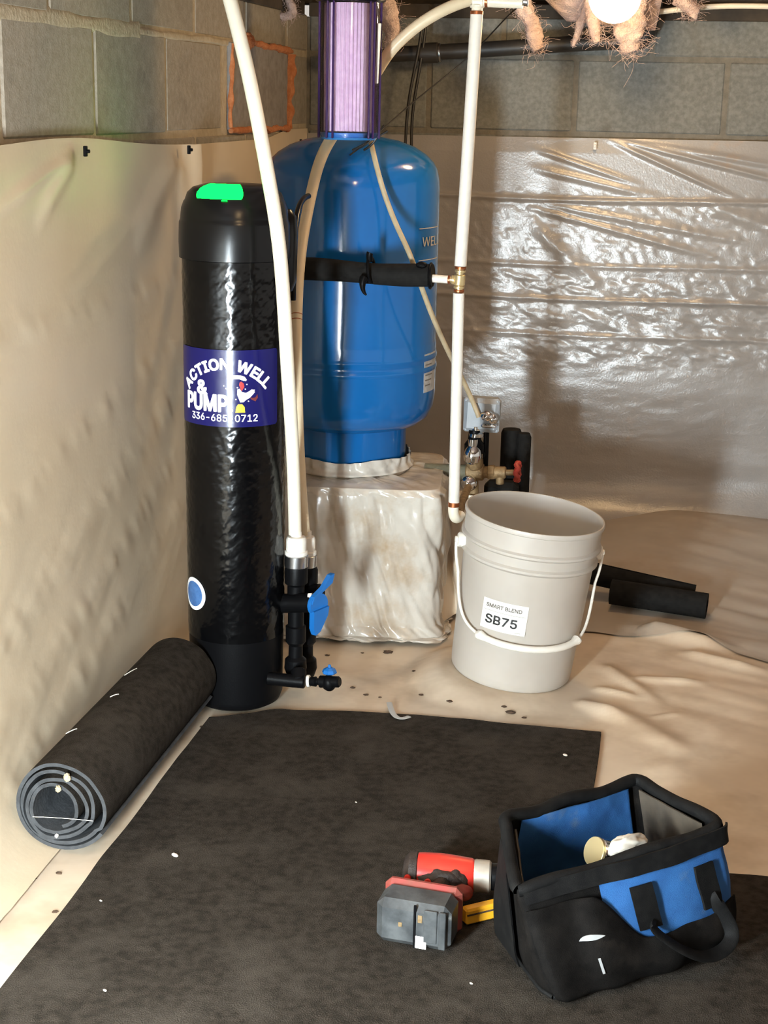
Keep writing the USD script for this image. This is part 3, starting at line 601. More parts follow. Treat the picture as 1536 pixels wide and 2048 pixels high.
rad = sq(A_, .198, 9) * r_sq * (1 - mixc) + (.148 + .006 * np.sin(S_ * 40)) * mixc
rad = np.where(S_ > .74, .1465 + .010 * np.exp(-((S_ - .80) / .05) ** 2), rad)
zz = np.interp(S_, ctl, [.004, .012, .035, .345, .362, .364, .374, .404])
q3 = np.stack([np.cos(A_) * 1.0, np.sin(A_) * 1.0, S_ * 1.5], -1)
wr = (fbm(q3 * np.array([3.2, 3.2, 2.2]), 4, 61) - .5)
diag = fbm(np.stack([A_ * 5 + S_ * 7, S_ * 3 - A_ * .8, A_ * 0], -1), 3, 63) - .5
coll = .5 + .5 * np.sin(A_ * 23 + 6 * noise(np.stack([A_ * 3, S_ * 4, A_ * 0], -1), 8))
rad = rad + np.where(S_ < .6, .05 * np.abs(diag) + .035 * wr * sm(S_, .1, .3), 0) * sm(S_, .62, .5)
rad = rad + sm(S_, .76, .84) * (.0045 * coll + .014 * np.abs(wr))
zz = zz + sm(S_, .6, .66) * sm(S_, .8, .72) * .018 * (fbm(np.stack([A_ * 4, S_ * 12, A_ * 0 + 2], -1), 3, 65) - .3) + sm(S_, .9, 1) * .003 * np.sin(A_ * 5)
zz = zz + sm(S_, .16, .02) * .012 * (fbm(np.stack([A_ * 6, S_ * 10, A_ * 0], -1), 3, 67) - .3)
gx = PC[0] + (BC[0] - PC[0]) * mixc; gy = PC[1] + (BC[1] - PC[1]) * mixc
part('plastic_wrap', grid(np.stack([gx + rad * np.cos(A_ + rotp), gy + rad * np.sin(A_ + rotp), zz], -1)), m_film_p, pd_t, 'wrinkled white plastic wrap', smooth=True)
# drape of sheet between the pedestal and the pipework
u, w = np.meshgrid(np.linspace(0, 1, 70), np.linspace(0, 1, 60), indexing='ij')
topp = P(850, 960, 3.62) * (1 - u[..., None]) + P(925, 968, 3.66) * u[..., None]
bot = np.array([-.487, 3.47, .012]) * (1 - u[..., None]) + np.array([-.40, 3.58, .012]) * u[..., None]
dr = topp * (1 - w[..., None]) + bot * w[..., None]; fo = .02 * np.sin(u * 9 + 4 * fbm(np.stack([u * 2, w * 2, u * 0], -1), 2, 71)) * (.3 + w) + .03 * (fbm(np.stack([u * 3, w * 3, u * 0], -1), 3, 73) - .5)
dr[..., 1] -= fo; dr[..., 2] += .02 * np.sin(u * 5) * (1 - w)
part('plastic_wrap', slab(dr, (0, -.002, 0)), m_film_f, pd_t, 'dull hanging fold of plastic', smooth=True)
tw = thing('leaf_curl', 'dark curled leaf lying on the pedestal wrap below the blue tank', 'leaf', P(750, 990, 3.36))
part('leaf', lump(P(750, 988, 3.37), (.012, .010, .014), 5, .6, 2.5), m_chip, tw)

# ================================================================== filter bowl
fc = P(697, 278, 3.22); FZ0, FZ1 = fc[2], 1.412
fb = thing('filter_housing', 'clear violet filter bowl with a pale pink cartridge hanging in front of the blue tank', 'filter housing', (fc[0], fc[1], FZ0))
ct = (fc[0], fc[1], 0)
part('cartridge', None or (lambda: (lambda a_, z_: grid(np.stack([fc[0] + (.050 + .0022 * np.cos(a_ * 40)) * np.cos(a_), fc[1] + (.050 + .0022 * np.cos(a_ * 40)) * np.sin(a_), z_], -1)))(*np.meshgrid(np.linspace(0, 2 * math.pi, 480), np.linspace(FZ0 + .016, FZ1 - .006, 4), indexing='ij')))(), m_pinkfil, fb, 'pale pink pleated cartridge', smooth=True)
part('bowl', lathe([(.050, FZ0), (.0605, FZ0 + .004), (.0635, FZ0 + .012), (.0640, FZ1)], ct, n=72, cap=False), m_bowl, fb, 'violet see-through bowl', smooth=40)
part('bowl_foot', lathe([(.02, FZ0 - .002), (.056, FZ0 - .001), (.0595, FZ0 + .003), (.0600, FZ0 + .013), (.02, FZ0 + .015)], ct, n=64), m_bowlblue, fb, 'blue bowl foot')
FA = math.atan2(-fc[0], fc[1])
for dxp in (-41, -30, 37, 45, 57, -56, 120, 160, 200, 240):
    ang_ = FA + (math.asin(max(-.99, min(.99, dxp / 58.5))) if abs(dxp) < 59 else math.radians(dxp))
    c_ = np.array([fc[0] + .0645 * math.sin(ang_), fc[1] - .0645 * math.cos(ang_)])
    part('rib', rot(cbox((.0035, .005, FZ1 - FZ0 - .004), (c_[0], c_[1], (FZ0 + FZ1) / 2), .001), ang_, (0, 0, 1), (c_[0], c_[1], 0)), m_rib, fb, smooth=False)
part('head', lathe([(.066, FZ1 - .004), (.072, FZ1), (.074, FZ1 + .03), (.06, FZ1 + .045), (.05, FZ1 + .05), (.05, FZ1 + .085)], ct, n=64), m_blackpl, fb, 'black filter head')
sp_ = P(757, 105, 3.2)
single('strip_tag', rot(cbox((.0075, .003, .118), P(756, 107, 3.205), .001), .035, (0, 1, 0), P(756, 107, 3.205)), m_pex, 'thin cream plastic strip standing beside the filter bowl', 'strip')

# ================================================================== hoses and risers
def printed(pts, r, mt, name, label, cat, text=None, trange=None):
    t = thing(name, label, cat, pts[-1]); part('pipe', tube(pts, r, 24), mt, t, smooth=50)
    return t
h1 = spline([P(428, -120, 2.86), P(455, -20, 2.84), P(497, 150, 2.80), P(534, 340, 2.785), P(559, 500, 2.785), P(573, 700, 2.80), P(583, 860, 2.86), P(588, 980, 2.91), P(590, 1068, 2.93)], 120)
t1 = printed(h1, .0132, m_pex, 'supply_hose', 'thick cream supply hose curving down in front of the black tank', 'hose')
# printed marks along the hose
i0 = 40
for i in range(12):
    j = 44 + i * 4 if i < 8 else 92 + (i - 8) * 5
    if j > 112: break
    c_, d_ = h1[j], h1[j + 1] - h1[j - 1]; d_ /= np.linalg.norm(d_); tocam = np.array([0, 0, EYE]) - c_; tocam /= np.linalg.norm(tocam); sd = np.cross(d_, tocam); sd /= np.linalg.norm(sd)
    if sd[0] > 0: sd = -sd
    nrm = tocam * .80 + sd * .6; nrm /= np.linalg.norm(nrm)
    chars = 'CPVC1PEX-A2O'
    g = meshkit.text_mesh(chars[i], .0085, .0004); g.apply_translation((-g.bounds[:, 0].mean(), -.004, 0)); v = np.array(g.vertices)
    e1 = -d_; e2 = np.cross(nrm, e1); e2 /= np.linalg.norm(e2)
    part('print_mark', M(c_ + nrm * .0130 + v[:, 0, None] * e2 * -1 * .8 + v[:, 1, None] * e1 * -1 + v[:, 2, None] * nrm, g.faces), m_inkpale, t1, 'faint grey print', smooth=False)
h2 = spline([P(957, -4, 3.26), P(905, 12, 3.29), P(840, 48, 3.31), P(790, 92, 3.32), P(765, 125, 3.325), P(715, 205, 3.325), P(652, 295, 3.315), P(622, 390, 3.27), P(602, 500, 3.19), P(593, 640, 3.10), P(594, 800, 3.04), P(600, 950, 3.0), P(609, 1068, 2.995)], 140)
t2 = printed(h2, .0122, m_pex2, 'supply_hose', 'tan supply hose running from the overhead tee behind the filter bowl to the valve', 'hose')
i = int(np.argmin(np.linalg.norm(h2 - P(593, 632, 3.10), axis=1)))
for j in (i, i + 1): part('joint_mark', tube([h2[j], h2[j] + (h2[j + 1] - h2[j]) * .15], .0125, 20), m_copper, t2, 'dark band')
cb = spline([P(742, 285, 3.40), P(750, 320, 3.345), P(768, 385, 3.335), P(795, 455, 3.325), P(818, 505, 3.30), P(838, 560, 3.31), P(868, 640, 3.36), P(905, 720, 3.46), P(935, 780, 3.54), P(958, 835, 3.555)], 80)
single('control_cable', tube(cb, .0058, 14), m_cable, 'thin tan cable drooping across the blue tank to the grey switch box', 'cable')
# foam sleeve and its stub
a, b = P(575, 537, 3.27), P(866, 552, 3.255)
fs = thing('pipe_sleeve', 'black foam pipe sleeve crossing the front of the blue tank', 'pipe insulation', (a + b) / 2)
part('foam', tube(a + (b - a) * np.linspace(0, 1, 30)[:, None] + np.c_[np.zeros(30), np.zeros(30), .002 * np.sin(np.linspace(0, 7, 30))], .0235 + .0012 * np.sin(np.linspace(0, 9, 30)), 28), m_foam, fs)
kx = P(741, 540, 3.25)
part('cable_tie', cat_([tube([kx + [(.004 * math.sin(q * .7)), .026 * math.sin(q), .026 * math.cos(q)] for q in np.linspace(0, 2 * math.pi, 30)], .0035, 8), tube(spline([kx + [.0, -.01, .020], kx + [0, -.014, .034], kx + [.001, -.014, .038]], 8), .007, 12)]), m_blackpl_r, fs)
part('tie_tail', tube(spline([P(728, 556, 3.225), P(725, 568, 3.22), P(727, 582, 3.22), P(733, 590, 3.22)], 12), np.linspace(.0095, .002, 12), 12), m_blackpl_r, fs)
part('cable_tie', tube([b + [-.005, .026 * math.sin(q), .026 * math.cos(q)] for q in np.linspace(0, 2 * math.pi, 30)], .0028, 8), m_blackpl_r, fs)
part('tie_tail', cat_([lump(P(843, 530, 3.24), (.012, .008, .007), 2, .2)]), m_blackpl_r, fs)

YR = 3.255
rs = thing('riser_pipe', 'tall white riser pipe with copper rings right of the blue tank', 'pipe', P(907, 1035, YR))
part('upper_pipe', tube([P(953.5, 28, YR), P(921, 532, YR)], .0130, 24), m_white, rs)
part('lower_pipe', tube([P(917.5, 586, YR), P(908, 1005, YR)], .0122, 24), m_white, rs)
part('stub_pipe', tube([P(852, 556, YR - .005), P(897, 559, YR)], .0085, 20), m_white, rs)
br = part('tee', cat_([tube([P(920.5, 535, YR), P(917.8, 583, YR)], .0085, 20), cyl(P(919.5, 549, YR), P(918.2, 571, YR), .0125, 20), tube([P(897, 559, YR), P(920, 560, YR)], .0065, 16), cyl(P(903, 559, YR), P(910, 559.5, YR), .010, 16),
    cyl(P(920.6, 540, YR), P(920.2, 545, YR), .0115, 16), cyl(P(918.0, 572, YR), P(917.7, 577, YR), .0115, 16)]), m_brass, rs, 'brass tee')
for q0, q1, r_ in ((P(921.3, 533, YR), P(920.9, 538, YR), .0120), (P(917.9, 579, YR), P(917.5, 584, YR), .0115), (P(896, 559, YR), P(900, 559.2, YR), .0092), (P(907.6, 1004, YR), P(907.3, 1013, YR), .0128), (P(953.8, 22, YR), P(953.5, 29, YR), .0135)):
    part('crimp_ring', cyl(q0, q1, r_, 24, .0005), m_copper, rs, 'copper ring')
part('elbow', cat_([tube(spline([P(907.3, 1012, YR), P(907, 1024, YR), P(910, 1034, YR + .004), P(921, 1030, YR + .03)], 16), .0118, 20), ]), m_pex, rs, 'cream elbow')
part('outlet_pipe', tube(spline([P(919, 1026, YR + .03), P(926, 1000, YR + .12), P(936, 975, YR + .22)], 10), .009, 14), m_oldbrass, rs, 'weathered outlet pipe')
tp = thing('overhead_tee', 'cream overhead tee joining the tan hose and the white riser', 'pipe fitting', P(955, 5, YR))
part('fitting', cat_([tube([P(954, 24, YR), P(955, -12, YR)], .0115, 20), cyl(P(945, 3, YR), P(968, 3, YR), .0135, 20), cyl(P(954, 16, YR), P(954.3, 9, YR), .0145, 20)]), m_pex, tp)
part('branch_pipe', tube([P(968, 2, YR), P(1046, 5, YR)], .012, 20), m_pex, tp); part('crimp_ring', cyl(P(970, 2, YR), P(976, 2, YR), .0126, 20, .0005), m_copper, tp, 'copper ring')
part('bracket', cat_([cyl(P(1046, 3, YR), P(1056, 3, YR), .009, 16), cyl(P(1050, 8, YR), P(1052, -10, YR), .004, 10)]), m_steel, tp)
# thin wires near the corner and over the wall
single('thin_wire', tube(spline([P(1054, 12, 3.5), P(1010, 38, 3.7), P(930, 120, 3.9), P(850, 185, 3.8), P(780, 245, 3.55), P(735, 283, 3.42), P(700, 310, 3.36)], 50), .0017, 8), m_wire, 'thin black wire sagging diagonally behind the white riser', 'wire')
single('thin_wire', tube(spline([P(845, 30, 4.25), P(835, 110, 4.25), P(818, 200, 4.25), P(811, 290, 4.25), P(812, 330, 4.25)], 30), .0042, 8), m_wire, 'dark cord hanging on the back wall right of the filter bowl', 'cord')
single('thin_wire', tube(spline([P(852, 30, 4.28), P(842, 120, 4.28), P(826, 220, 4.28), P(823, 290, 4.28), P(825, 330, 4.28)], 30), .0042, 8), m_wire, 'second dark cord hanging beside the first on the back wall', 'cord')
single('drain_tube', tube(spline([P(617, 392, 3.22), P(604, 402, 3.17), P(594, 430, 3.12), P(590, 480, 3.08), P(588, 530, 3.06), P(586, 600, 3.06)], 40), .006, 12), m_blackpl, 'thin glossy black drain tube behind the top of the black tank', 'tube')
tu = [P(735, 270, 3.34), P(752, 262, 3.33), P(745, 285, 3.34), P(725, 296, 3.35)]
single('twist_tie', cat_([tube(spline([P(705, 300, 3.345), P(735, 285, 3.335), P(775, 262, 3.34)], 12), .0022, 6), tube(spline([P(720, 296, 3.34), P(745, 278, 3.33), P(768, 250, 3.34)], 12), .0018, 6), tube(spline([P(728, 300, 3.34), P(745, 287, 3.33), P(756, 270, 3.33)], 12), .0025, 6)]), m_wire, 'tangle of black twist ties at the foot of the filter bowl', 'twist tie')

# ================================================================== pressure switch and pipework right of the pedestal
YS = 3.60
ps = thing('pressure_switch', 'grey pressure switch box on chrome fittings above the rusty pipe', 'pressure switch', P(965, 860, YS))
c_ = (P(930, 795, YS) + P(1000, 860, YS)) / 2
part('cover', rot(cbox((.082, .06, .078), c_, .008), .03, (0, 1, 0), c_), m_greybox, ps)
part('cover_edge', cbox((.086, .010, .082), c_ + [0, -.018, 0], .006), m_greybox, ps)
part('cable_clamp', cat_([lump(P(974, 832, YS - .045), (.016, .016, .013), 2, .1), lump(P(985, 838, YS - .04), (.012, .014, .014), 3, .1), cbox((.036, .02, .007), P(978, 851, YS - .04), .002)]), m_chrome, ps, 'chrome cable clamp')
part('nipple', lathe([(.008, 0), (.018, .004), (.018, .012), (.011, .015), (.011, .028), (.016, .03)], P(952, 876, YS - .02), (0, 0, 1), 24), m_chrome, ps, 'chrome nipple')
part('neck', cat_([lathe([(.024, 0), (.024, .02), (.016, .032), (.014, .055)], P(948, 905, YS - .02), (0, 0, 1), 28), cbox((.012, .02, .10), P(972, 895, YS), .004)]), m_blackpl_r, ps)
gv = thing('pipe_manifold', 'rusty brass pipe manifold with a red valve wheel behind the bucket', 'pipe', P(950, 945, YS))
part('supply_pipe', tube([P(850, 940, YS - .02), P(938, 943, YS - .02)], .0165, 24), m_olive, gv)
part('tee', cat_([cyl(P(932, 943, YS - .02), P(968, 944, YS - .02), .021, 24), lump(P(950, 925, YS - .03), (.02, .018, .022), 4, .2)]), m_oldbrass, gv)
part('branch_pipe', cat_([cyl(P(962, 944, YS - .02), P(1012, 945, YS - .02), .0145, 20), cyl(P(975, 944, YS - .02), P(990, 944, YS - .02), .018, 6), cyl(P(1008, 945, YS - .02), P(1032, 945, YS - .02), .0075, 12), cyl(P(1000, 946, YS - .02), P(1000, 968, YS - .02), .010, 12)]), m_oldbrass, gv)
wh = P(1035, 943, YS - .02)
part('wheel', cat_([tube([wh + np.array([.003 * math.cos(q * 6), .019 * math.sin(q), .021 * math.cos(q)]) for q in np.linspace(0, 2 * math.pi, 49)], .006, 10), cyl(wh - [.008, 0, 0], wh + [.008, 0, 0], .008), cbox((.006, .006, .036), wh, .002), cbox((.006, .034, .006), wh, .002)]), m_red, gv, 'red valve wheel')
part('check_valve', lathe([(.014, 0), (.020, .006), (.022, .02), (.019, .034), (.012, .044), (.012, .06)], P(945, 915, YS - .035) - [0, 0, .015], (0, 0, 1), 28), m_chrome, gv, 'chrome check valve')
part('ball_body', lump(P(937, 966, YS - .04), (.021, .021, .021), 1, .03), m_chrome, gv, 'chrome ball valve')
part('drop_pipe', cat_([tube([P(946, 960, YS - .02), P(948, 1040, YS - .02), (P(948, 1040, YS)[0], YS - .02, .0)], .013, 16)]), m_oldbrass, gv)
part('tag', cbox((.024, .004, .010), P(947, 995, YS - .05), .001), m_pex, gv, 'pale tag')
fi = thing('pipe_insulation', 'upright black foam insulation pieces standing behind the rusty pipe', 'pipe insulation', (P(1030, 1000, 3.74)[0], 3.74, 0))
x0, x1, x2 = P(1020, 940, 3.76)[0], P(1046, 940, 3.74)[0], P(1002, 980, 3.70)[0]
part('foam', tube([(x0, 3.76, .02), (x0, 3.76, P(1020, 866, 3.76)[2]), (x0, 3.76, P(1020, 858, 3.76)[2])], [.026, .026, .022], 24), m_foam, fi)
part('foam', tube([(x1, 3.73, .02), (x1, 3.73, P(1046, 874, 3.73)[2]), (x1, 3.73, P(1046, 866, 3.73)[2])], [.018, .018, .014], 24), m_foam, fi)
part('foam', cbox((.085, .05, .12), P(1003, 985, 3.70) - [0, 0, .03], .012), m_foam, fi)
for k_, (a, b, lab) in enumerate(((P(1212, 1182, 3.70), P(1414, 1213, 3.70), 0), (P(1185, 1146, 3.78), P(1392, 1192, 3.78), 0))): pass
fl = thing('foam_offcut', 'black foam pipe insulation lying on the floor right of the bucket', 'pipe insulation', P(1300, 1225, 3.72))
def slit_tube(a, b, r, sl):
    """Slit foam sleeve: a C section swept from a to b."""
    a, b = np.asarray(a), np.asarray(b); d = (b - a) / np.linalg.norm(b - a); x = np.cross([0, 0, 1], d); x /= np.linalg.norm(x); y = np.cross(d, x)
    o = np.linspace(sl + .12, sl + 2 * math.pi - .12, 40); poly = Polygon(np.vstack([np.c_[np.cos(o), np.sin(o)] * r, (np.c_[np.cos(o), np.sin(o)] * r * .52)[::-1]]))
    m = extr(poly, np.linalg.norm(b - a)); v = np.array(m.vertices); return M(a + v[:, 0, None] * x + v[:, 1, None] * y + v[:, 2, None] * d, m.faces)
a, b = P(1222, 1183, 3.69), P(1414, 1212, 3.66); a[2], b[2] = max(a[2], .04), max(b[2], .04)
part('sleeve', slit_tube(a, b, .0315, 1.2), m_foam, fl)
a, b = P(1165, 1142, 3.75), P(1388, 1192, 3.735)
part('sleeve', slit_tube(a, b, .0285, 1.6), m_foam, fl)

# ================================================================== bucket
bk = thing('bucket', 'white plastic pail with paper label and wire bail in front of the pedestal', 'bucket', (BKT[0], BKT[1], 0))
def tiltb(m):
    piv = (BKT[0] + .13, BKT[1], .004); m = rot(m, BTILT, (0, 1, 0), piv); return rot(m, math.radians(1.5), (1, 0, 0), piv)
bz = (BKT[0], BKT[1], .004); BH = .362
wall_ = [(.100, .006), (.126, .0), (.1305, .006), (.132, .02), (.1395, .262), (.1400, .266), (.1475, .272), (.1478, .277), (.1425, .281), (.1430, .300), (.1500, .305), (.1502, .310), (.1450, .314), (.1455, .350), (.1490, .352), (.1500, .357), (.1485, BH), (.1455, BH), (.1440, .355), (.1385, .262), (.1290, .012), (.0001, .010)]
body = part('body', tiltb(lathe(wall_, bz, n=120)), m_bucket, bk, smooth=35)
va = math.atan2(-BKT[0], BKT[1])
def ear(sg):
    a = va + sg * math.pi / 2 + .18; c = np.array([BKT[0] + .147 * math.sin(a), BKT[1] - .147 * math.cos(a), .291]); n = np.array([math.sin(a), -math.cos(a), 0])
    return c, n
for sg in (-1, 1):
    c, n = ear(sg); part('ear', tiltb(cat_([cyl(c - n * .01, c + n * .010, .016, 20), cyl(c + n * .006, c + n * .016, .007, 12)])), m_white, bk)
(cl_, nl), (cr_, nr) = ear(-1), ear(1)
pl, pr = cl_ + nl * .013, cr_ + nr * .013; mid = (pl + pr) / 2; fwd = np.array([math.sin(va + .18), -math.cos(va + .18), 0]); rr = np.linalg.norm(pr - pl) / 2
th = np.linspace(0, math.pi, 60); drop = math.radians(74)
bail = np.array([mid + (pr - pl) / 2 * -math.cos(q) + (fwd * math.cos(drop) + np.array([0, 0, -1]) * math.sin(drop)) * rr * 1.16 * math.sin(q) for q in th])
# the loop hangs in front of the pail: push it clear of the wall
dxy = bail[:, :2] - BKT; L_ = np.linalg.norm(dxy, axis=1); need = .130 + (bail[:, 2] - .004) * .04 + .012
bail[:, :2] = BKT + dxy / L_[:, None] * np.maximum(L_, need)[:, None]
part('bail', tiltb(tube(bail, .0032, 10)), m_white, bk, 'white wire bail')
g0, g1 = 24, 37
gp = bail[g0:g1]; part('grip', tiltb(cat_([tube(gp, np.r_[.011, np.full(len(gp) - 2, .0075), .011], 14), lump(gp[0], (.011, .011, .009), 1, .1), lump(gp[-1], (.011, .011, .009), 1, .1)])), m_white, bk, 'white moulded grip')
LA = va + math.asin((1004 - 1040) / 135); LZ = .170
lb = part('label', tiltb(wrap(extr(sbox(-.050, -.033, .050, .033), .0007), (BKT[0], BKT[1], LZ), .1380, LA)), m_label, bk, 'white paper label')
def bput(m, x, y, mt, nm='lettering'): part(nm, tiltb(wrap(mv(m, (x, y, .0008)), (BKT[0], BKT[1], LZ), .1380, LA)), mt, lb, smooth=20)
bput(txt('SMART BLEND', .0078, True, 1.05), -.002, .016, m_inkgrey)
bput(txt('SB75', .0185, True, 1.12), -.004, -.019, m_ink)
bput(extr(sbox(-.046, 0, .046, .0010), .0003), 0, .008, m_inkpale, 'print_line')
bput(extr(sbox(0, 0, .012, .0014), .0003), .028, -.029, m_inkpale, 'print_line')

# ================================================================== carpets
def carpet(x0, x1, y0, y1, z0, seed, th=.007, wob=.006):
    U, V = np.meshgrid(np.linspace(0, 1, 120), np.linspace(0, 1, 160), indexing='ij')
    X = x0 + (x1 - x0) * U; Y = y0 + (y1 - y0) * V
    X = X + wob * (fbm(np.stack([V * 9, U * 2, U * 0 + seed], -1), 3, seed) - .5) * 2 * (np.abs(U - .5) * 2) ** 6; Y = Y + wob * (fbm(np.stack([U * 9, V * 2, U * 0 + seed + 5], -1), 3, seed + 1) - .5) * 2 * (np.abs(V - .5) * 2) ** 6
    Z = z0 + th + .003 * (fbm(np.stack([X * 4, Y * 4, X * 0], -1), 3, seed) - .5)
    return X, Y, Z, th
Xc, Yc, Zc, th_ = carpet(-.855, -.078, -.3, 2.885, -.002, 3)
Yc = Yc + np.where(Yc > 2.6, .05 * (Xc + .45) * sm(Yc, 2.6, 2.88), 0) + .012 * np.sin((Xc + .8) * 4.5) * sm(Yc, 2.6, 2.88)
# the far left corner stops short of the tank base
Yc = Yc - .055 * sm(Xc, -.72, -.86) * sm(Yc, 2.4, 2.88)
Yc = np.where(Yc > 2.5, Yc - .02 * sm(Xc, -.5, -.86) * sm(Yc, 2.5, 2.88), Yc)
Yc = np.minimum(Yc, np.where(np.abs(Xc - TC[0]) < .15, TC[1] - np.sqrt(np.clip(.104 ** 2 - (Xc - TC[0]) ** 2, 0, 1)) - .002 + 10 * (np.abs(Xc - TC[0]) > .104), 9))
single('carpet_mat', slab(np.stack([Xc, Yc, Zc], -1), (0, 0, th_)), m_carpet, 'large charcoal carpet mat laid in front of the black tank', 'carpet', smooth=40)
Xd, Yd, Zd, th_ = carpet(-.100, 1.0, -.3, 2.335, .007, 9)
single('carpet_mat', slab(np.stack([Xd, Yd, Zd], -1), (0, 0, th_)), m_carpet, 'second charcoal carpet mat under the tool bag, overlapping the first', 'carpet', smooth=40)

# rolled carpet
RC = np.array([-.925, .086]); nsp = 260
t_ = np.linspace(0, 1, nsp); turns = 4.1; an = math.radians(-70) + turns * 2 * math.pi * t_
rr_ = .034 + .046 * t_ ** .9
rr_ = rr_ + .013 * (fbm(np.c_[an * .8, an * 0, an * 0 + 2], 3, 81) - .5) * np.sin(math.pi * np.clip(t_ * 1.02, 0, 1))
rr_ = rr_ + .010 * t_ ** 3 * np.exp(-((np.mod(an + math.radians(30), 2 * math.pi) - math.pi * 0) / .5) ** 2) 
thk = .0062
offc = np.c_[-.013 * (1 - t_) ** 1.2, -.009 * (1 - t_) ** 1.2]; rr_ = rr_ * (1 + .05 * np.sin(2 * an + .8) * np.sin(math.pi * t_) + .035 * np.sin(3 * an + 2.2) * (1 - t_ * .6))
cs_o = np.c_[np.cos(an) * (rr_ + thk / 2), np.sin(an) * (rr_ + thk / 2)] + offc; cs_i = np.c_[np.cos(an) * (rr_ - thk / 2), np.sin(an) * (rr_ - thk / 2)] + offc
Y0r, Y1r = 2.19, 2.815; ny = 26; yy = np.linspace(Y0r, Y1r, ny)
def sweep(cs, flip):
    pts = np.empty((nsp, ny, 3)); sag = 1.0
    pts[..., 0] = RC[0] + cs[:, 0, None]; pts[..., 2] = RC[1] + cs[:, 1, None]; pts[..., 1] = yy + (.010 * (fbm(np.c_[an * .9, an * 0, an * 0 + 7], 3, 83) - .5))[:, None] * np.array([1] + [0] * (ny - 2) + [1])
    pts[..., 2] = np.maximum(pts[..., 2], .002 + (0 if flip else 0))
    return pts
po, pi_ = sweep(cs_o, 0), sweep(cs_i, 1)
rl = thing('carpet_roll', 'rolled-up charcoal carpet lying along the left liner', 'carpet roll', (RC[0], Y0r, 0))
part('pile', grid(po), m_carpet, rl, smooth=60)
part('backing', grid(pi_, True), m_rubber, rl, 'grey rubber backing', smooth=60)
part('edge', cat_([grid(np.stack([po[:, 0], pi_[:, 0]], 1)), grid(np.stack([po[:, -1], pi_[:, -1]], 1), True), grid(np.stack([po[-1], pi_[-1]], 0)), grid(np.stack([po[0], pi_[0]], 0), True)]), m_rubber, rl, 'frayed grey cut edge', smooth=False)
part('thread', tube(spline([(RC[0] - .05, Y0r - .006, .062), (RC[0], Y0r - .008, .066), (RC[0] + .055, Y0r - .006, .066)], 12), .0006, 6), m_scrap, rl, 'loose white thread')
for i, (dx, dz, s_) in enumerate(((.012, .052, .006), (-.004, .030, .005), (-.01, -.055, .003))):
    part('lint', lump((RC[0] + dx, Y0r - .004, RC[1] + dz), (s_, .004, s_ * 1.1), i, .5), m_cable if i < 2 else m_scrap, rl, 'pale crumb')
for i, (a_, yq, L) in enumerate(((1.95, 2.58, .035), (1.75, 2.46, .012), (2.0, 2.30, .02))):
    r_ = .0845; q = np.array([RC[0] + r_ * math.cos(a_), yq, RC[1] + r_ * math.sin(a_)])
    part('scuff', tube(spline([q, q + [.008, L * .5, .003], q + [.012, L, .002]], 8), .0009, 6), m_scrap, rl, 'white scuff')

# ================================================================== tool bag
tb = thing('tool_bag', 'black and blue open-mouthed canvas tool bag on the carpet', 'tool bag', (-.02, 2.10, .012))
ZB = .0145
rim = np.array([[-.150, 1.915, .168], [.128, 2.078, .220], [.004, 2.235, .208], [-.182, 2.048, .212]])      # front-left, front-right, back-right, back-left
foot = np.array([[-.088, 1.893, ZB], [.150, 2.100, ZB], [.030, 2.255, ZB], [-.190, 2.085, ZB]])
def ringpt(quad, t, rnd):
    """Point on a quad with rounded corners; t 0..1 starts at the front-left corner."""
    t = np.mod(t, 1.0); L = np.array([.32, .18, .32, .18]); e = np.r_[0, np.cumsum(L)]
    out = 0
    for w_, dt in ((1 / 3, -rnd), (1 / 3, 0), (1 / 3, rnd)):
        tt = np.mod(t + dt, 1.0); kx_ = np.clip(np.searchsorted(e, tt, 'right') - 1, 0, 3); f_ = ((tt - e[kx_]) / L[kx_])[..., None]
        out = out + w_ * (quad[kx_] * (1 - f_) + quad[(kx_ + 1) % 4] * f_)
    return out
bagc = np.array([-.03, 2.095])
def bagS(t, s_, off=0.0):
    t, s_ = np.broadcast_arrays(np.asarray(t, float), np.asarray(s_, float))
    lo, hi = ringpt(foot, t, .03), ringpt(rim, t, .012); p_ = lo * (1 - s_[..., None]) + hi * s_[..., None]
    d_ = p_[..., :2] - bagc; L_ = np.linalg.norm(d_, axis=-1, keepdims=True); d_ = d_ / L_
    bulge = .018 * np.sin(math.pi * np.clip(s_ * .9 + .12, 0, 1)) * (1 - .6 * s_) - .010 * (1 - sm(s_, 0, .08))
    wob = .010 * (fbm(np.stack([np.cos(t * 6.283) * 2.2, np.sin(t * 6.283) * 2.2, s_ * 2.2], -1), 3, 91) - .5) * sm(s_, 0, .15)
    p_ = p_.copy(); p_[..., :2] += d_ * (bulge + wob + off)[..., None]; return p_
def patch(t0, t1, s0, s1, off, nt=50, ns_=24, th=.003):
    u, w = np.meshgrid(np.linspace(0, 1, nt), np.linspace(0, 1, ns_), indexing='ij'); t = t0 + (t1 - t0) * u
    a0 = s0(u) if callable(s0) else s0; a1 = s1(u) if callable(s1) else s1; s_ = a0 + (a1 - a0) * w
    o = off(u, w) if callable(off) else off
    out = bagS(t, s_, o); inn = bagS(t, s_, o - th); n = nt * ns_
    g = grid(out); i = np.arange(n).reshape(nt, ns_); ring = np.r_[i[0, :-1], i[:-1, -1], i[-1, :0:-1], i[:0:-1, 0]]; nx = np.roll(ring, -1)
    m = M(np.vstack([g.vertices, inn.reshape(-1, 3)]), np.vstack([g.faces, g.faces[:, ::-1] + n, np.c_[ring, nx, nx + n], np.c_[ring, nx + n, ring + n]])); m.fix_normals(); return m
part('body', patch(0, 1, 0.0, 1.0, 0.0, 160, 40, .005), m_bag, tb, smooth=50)
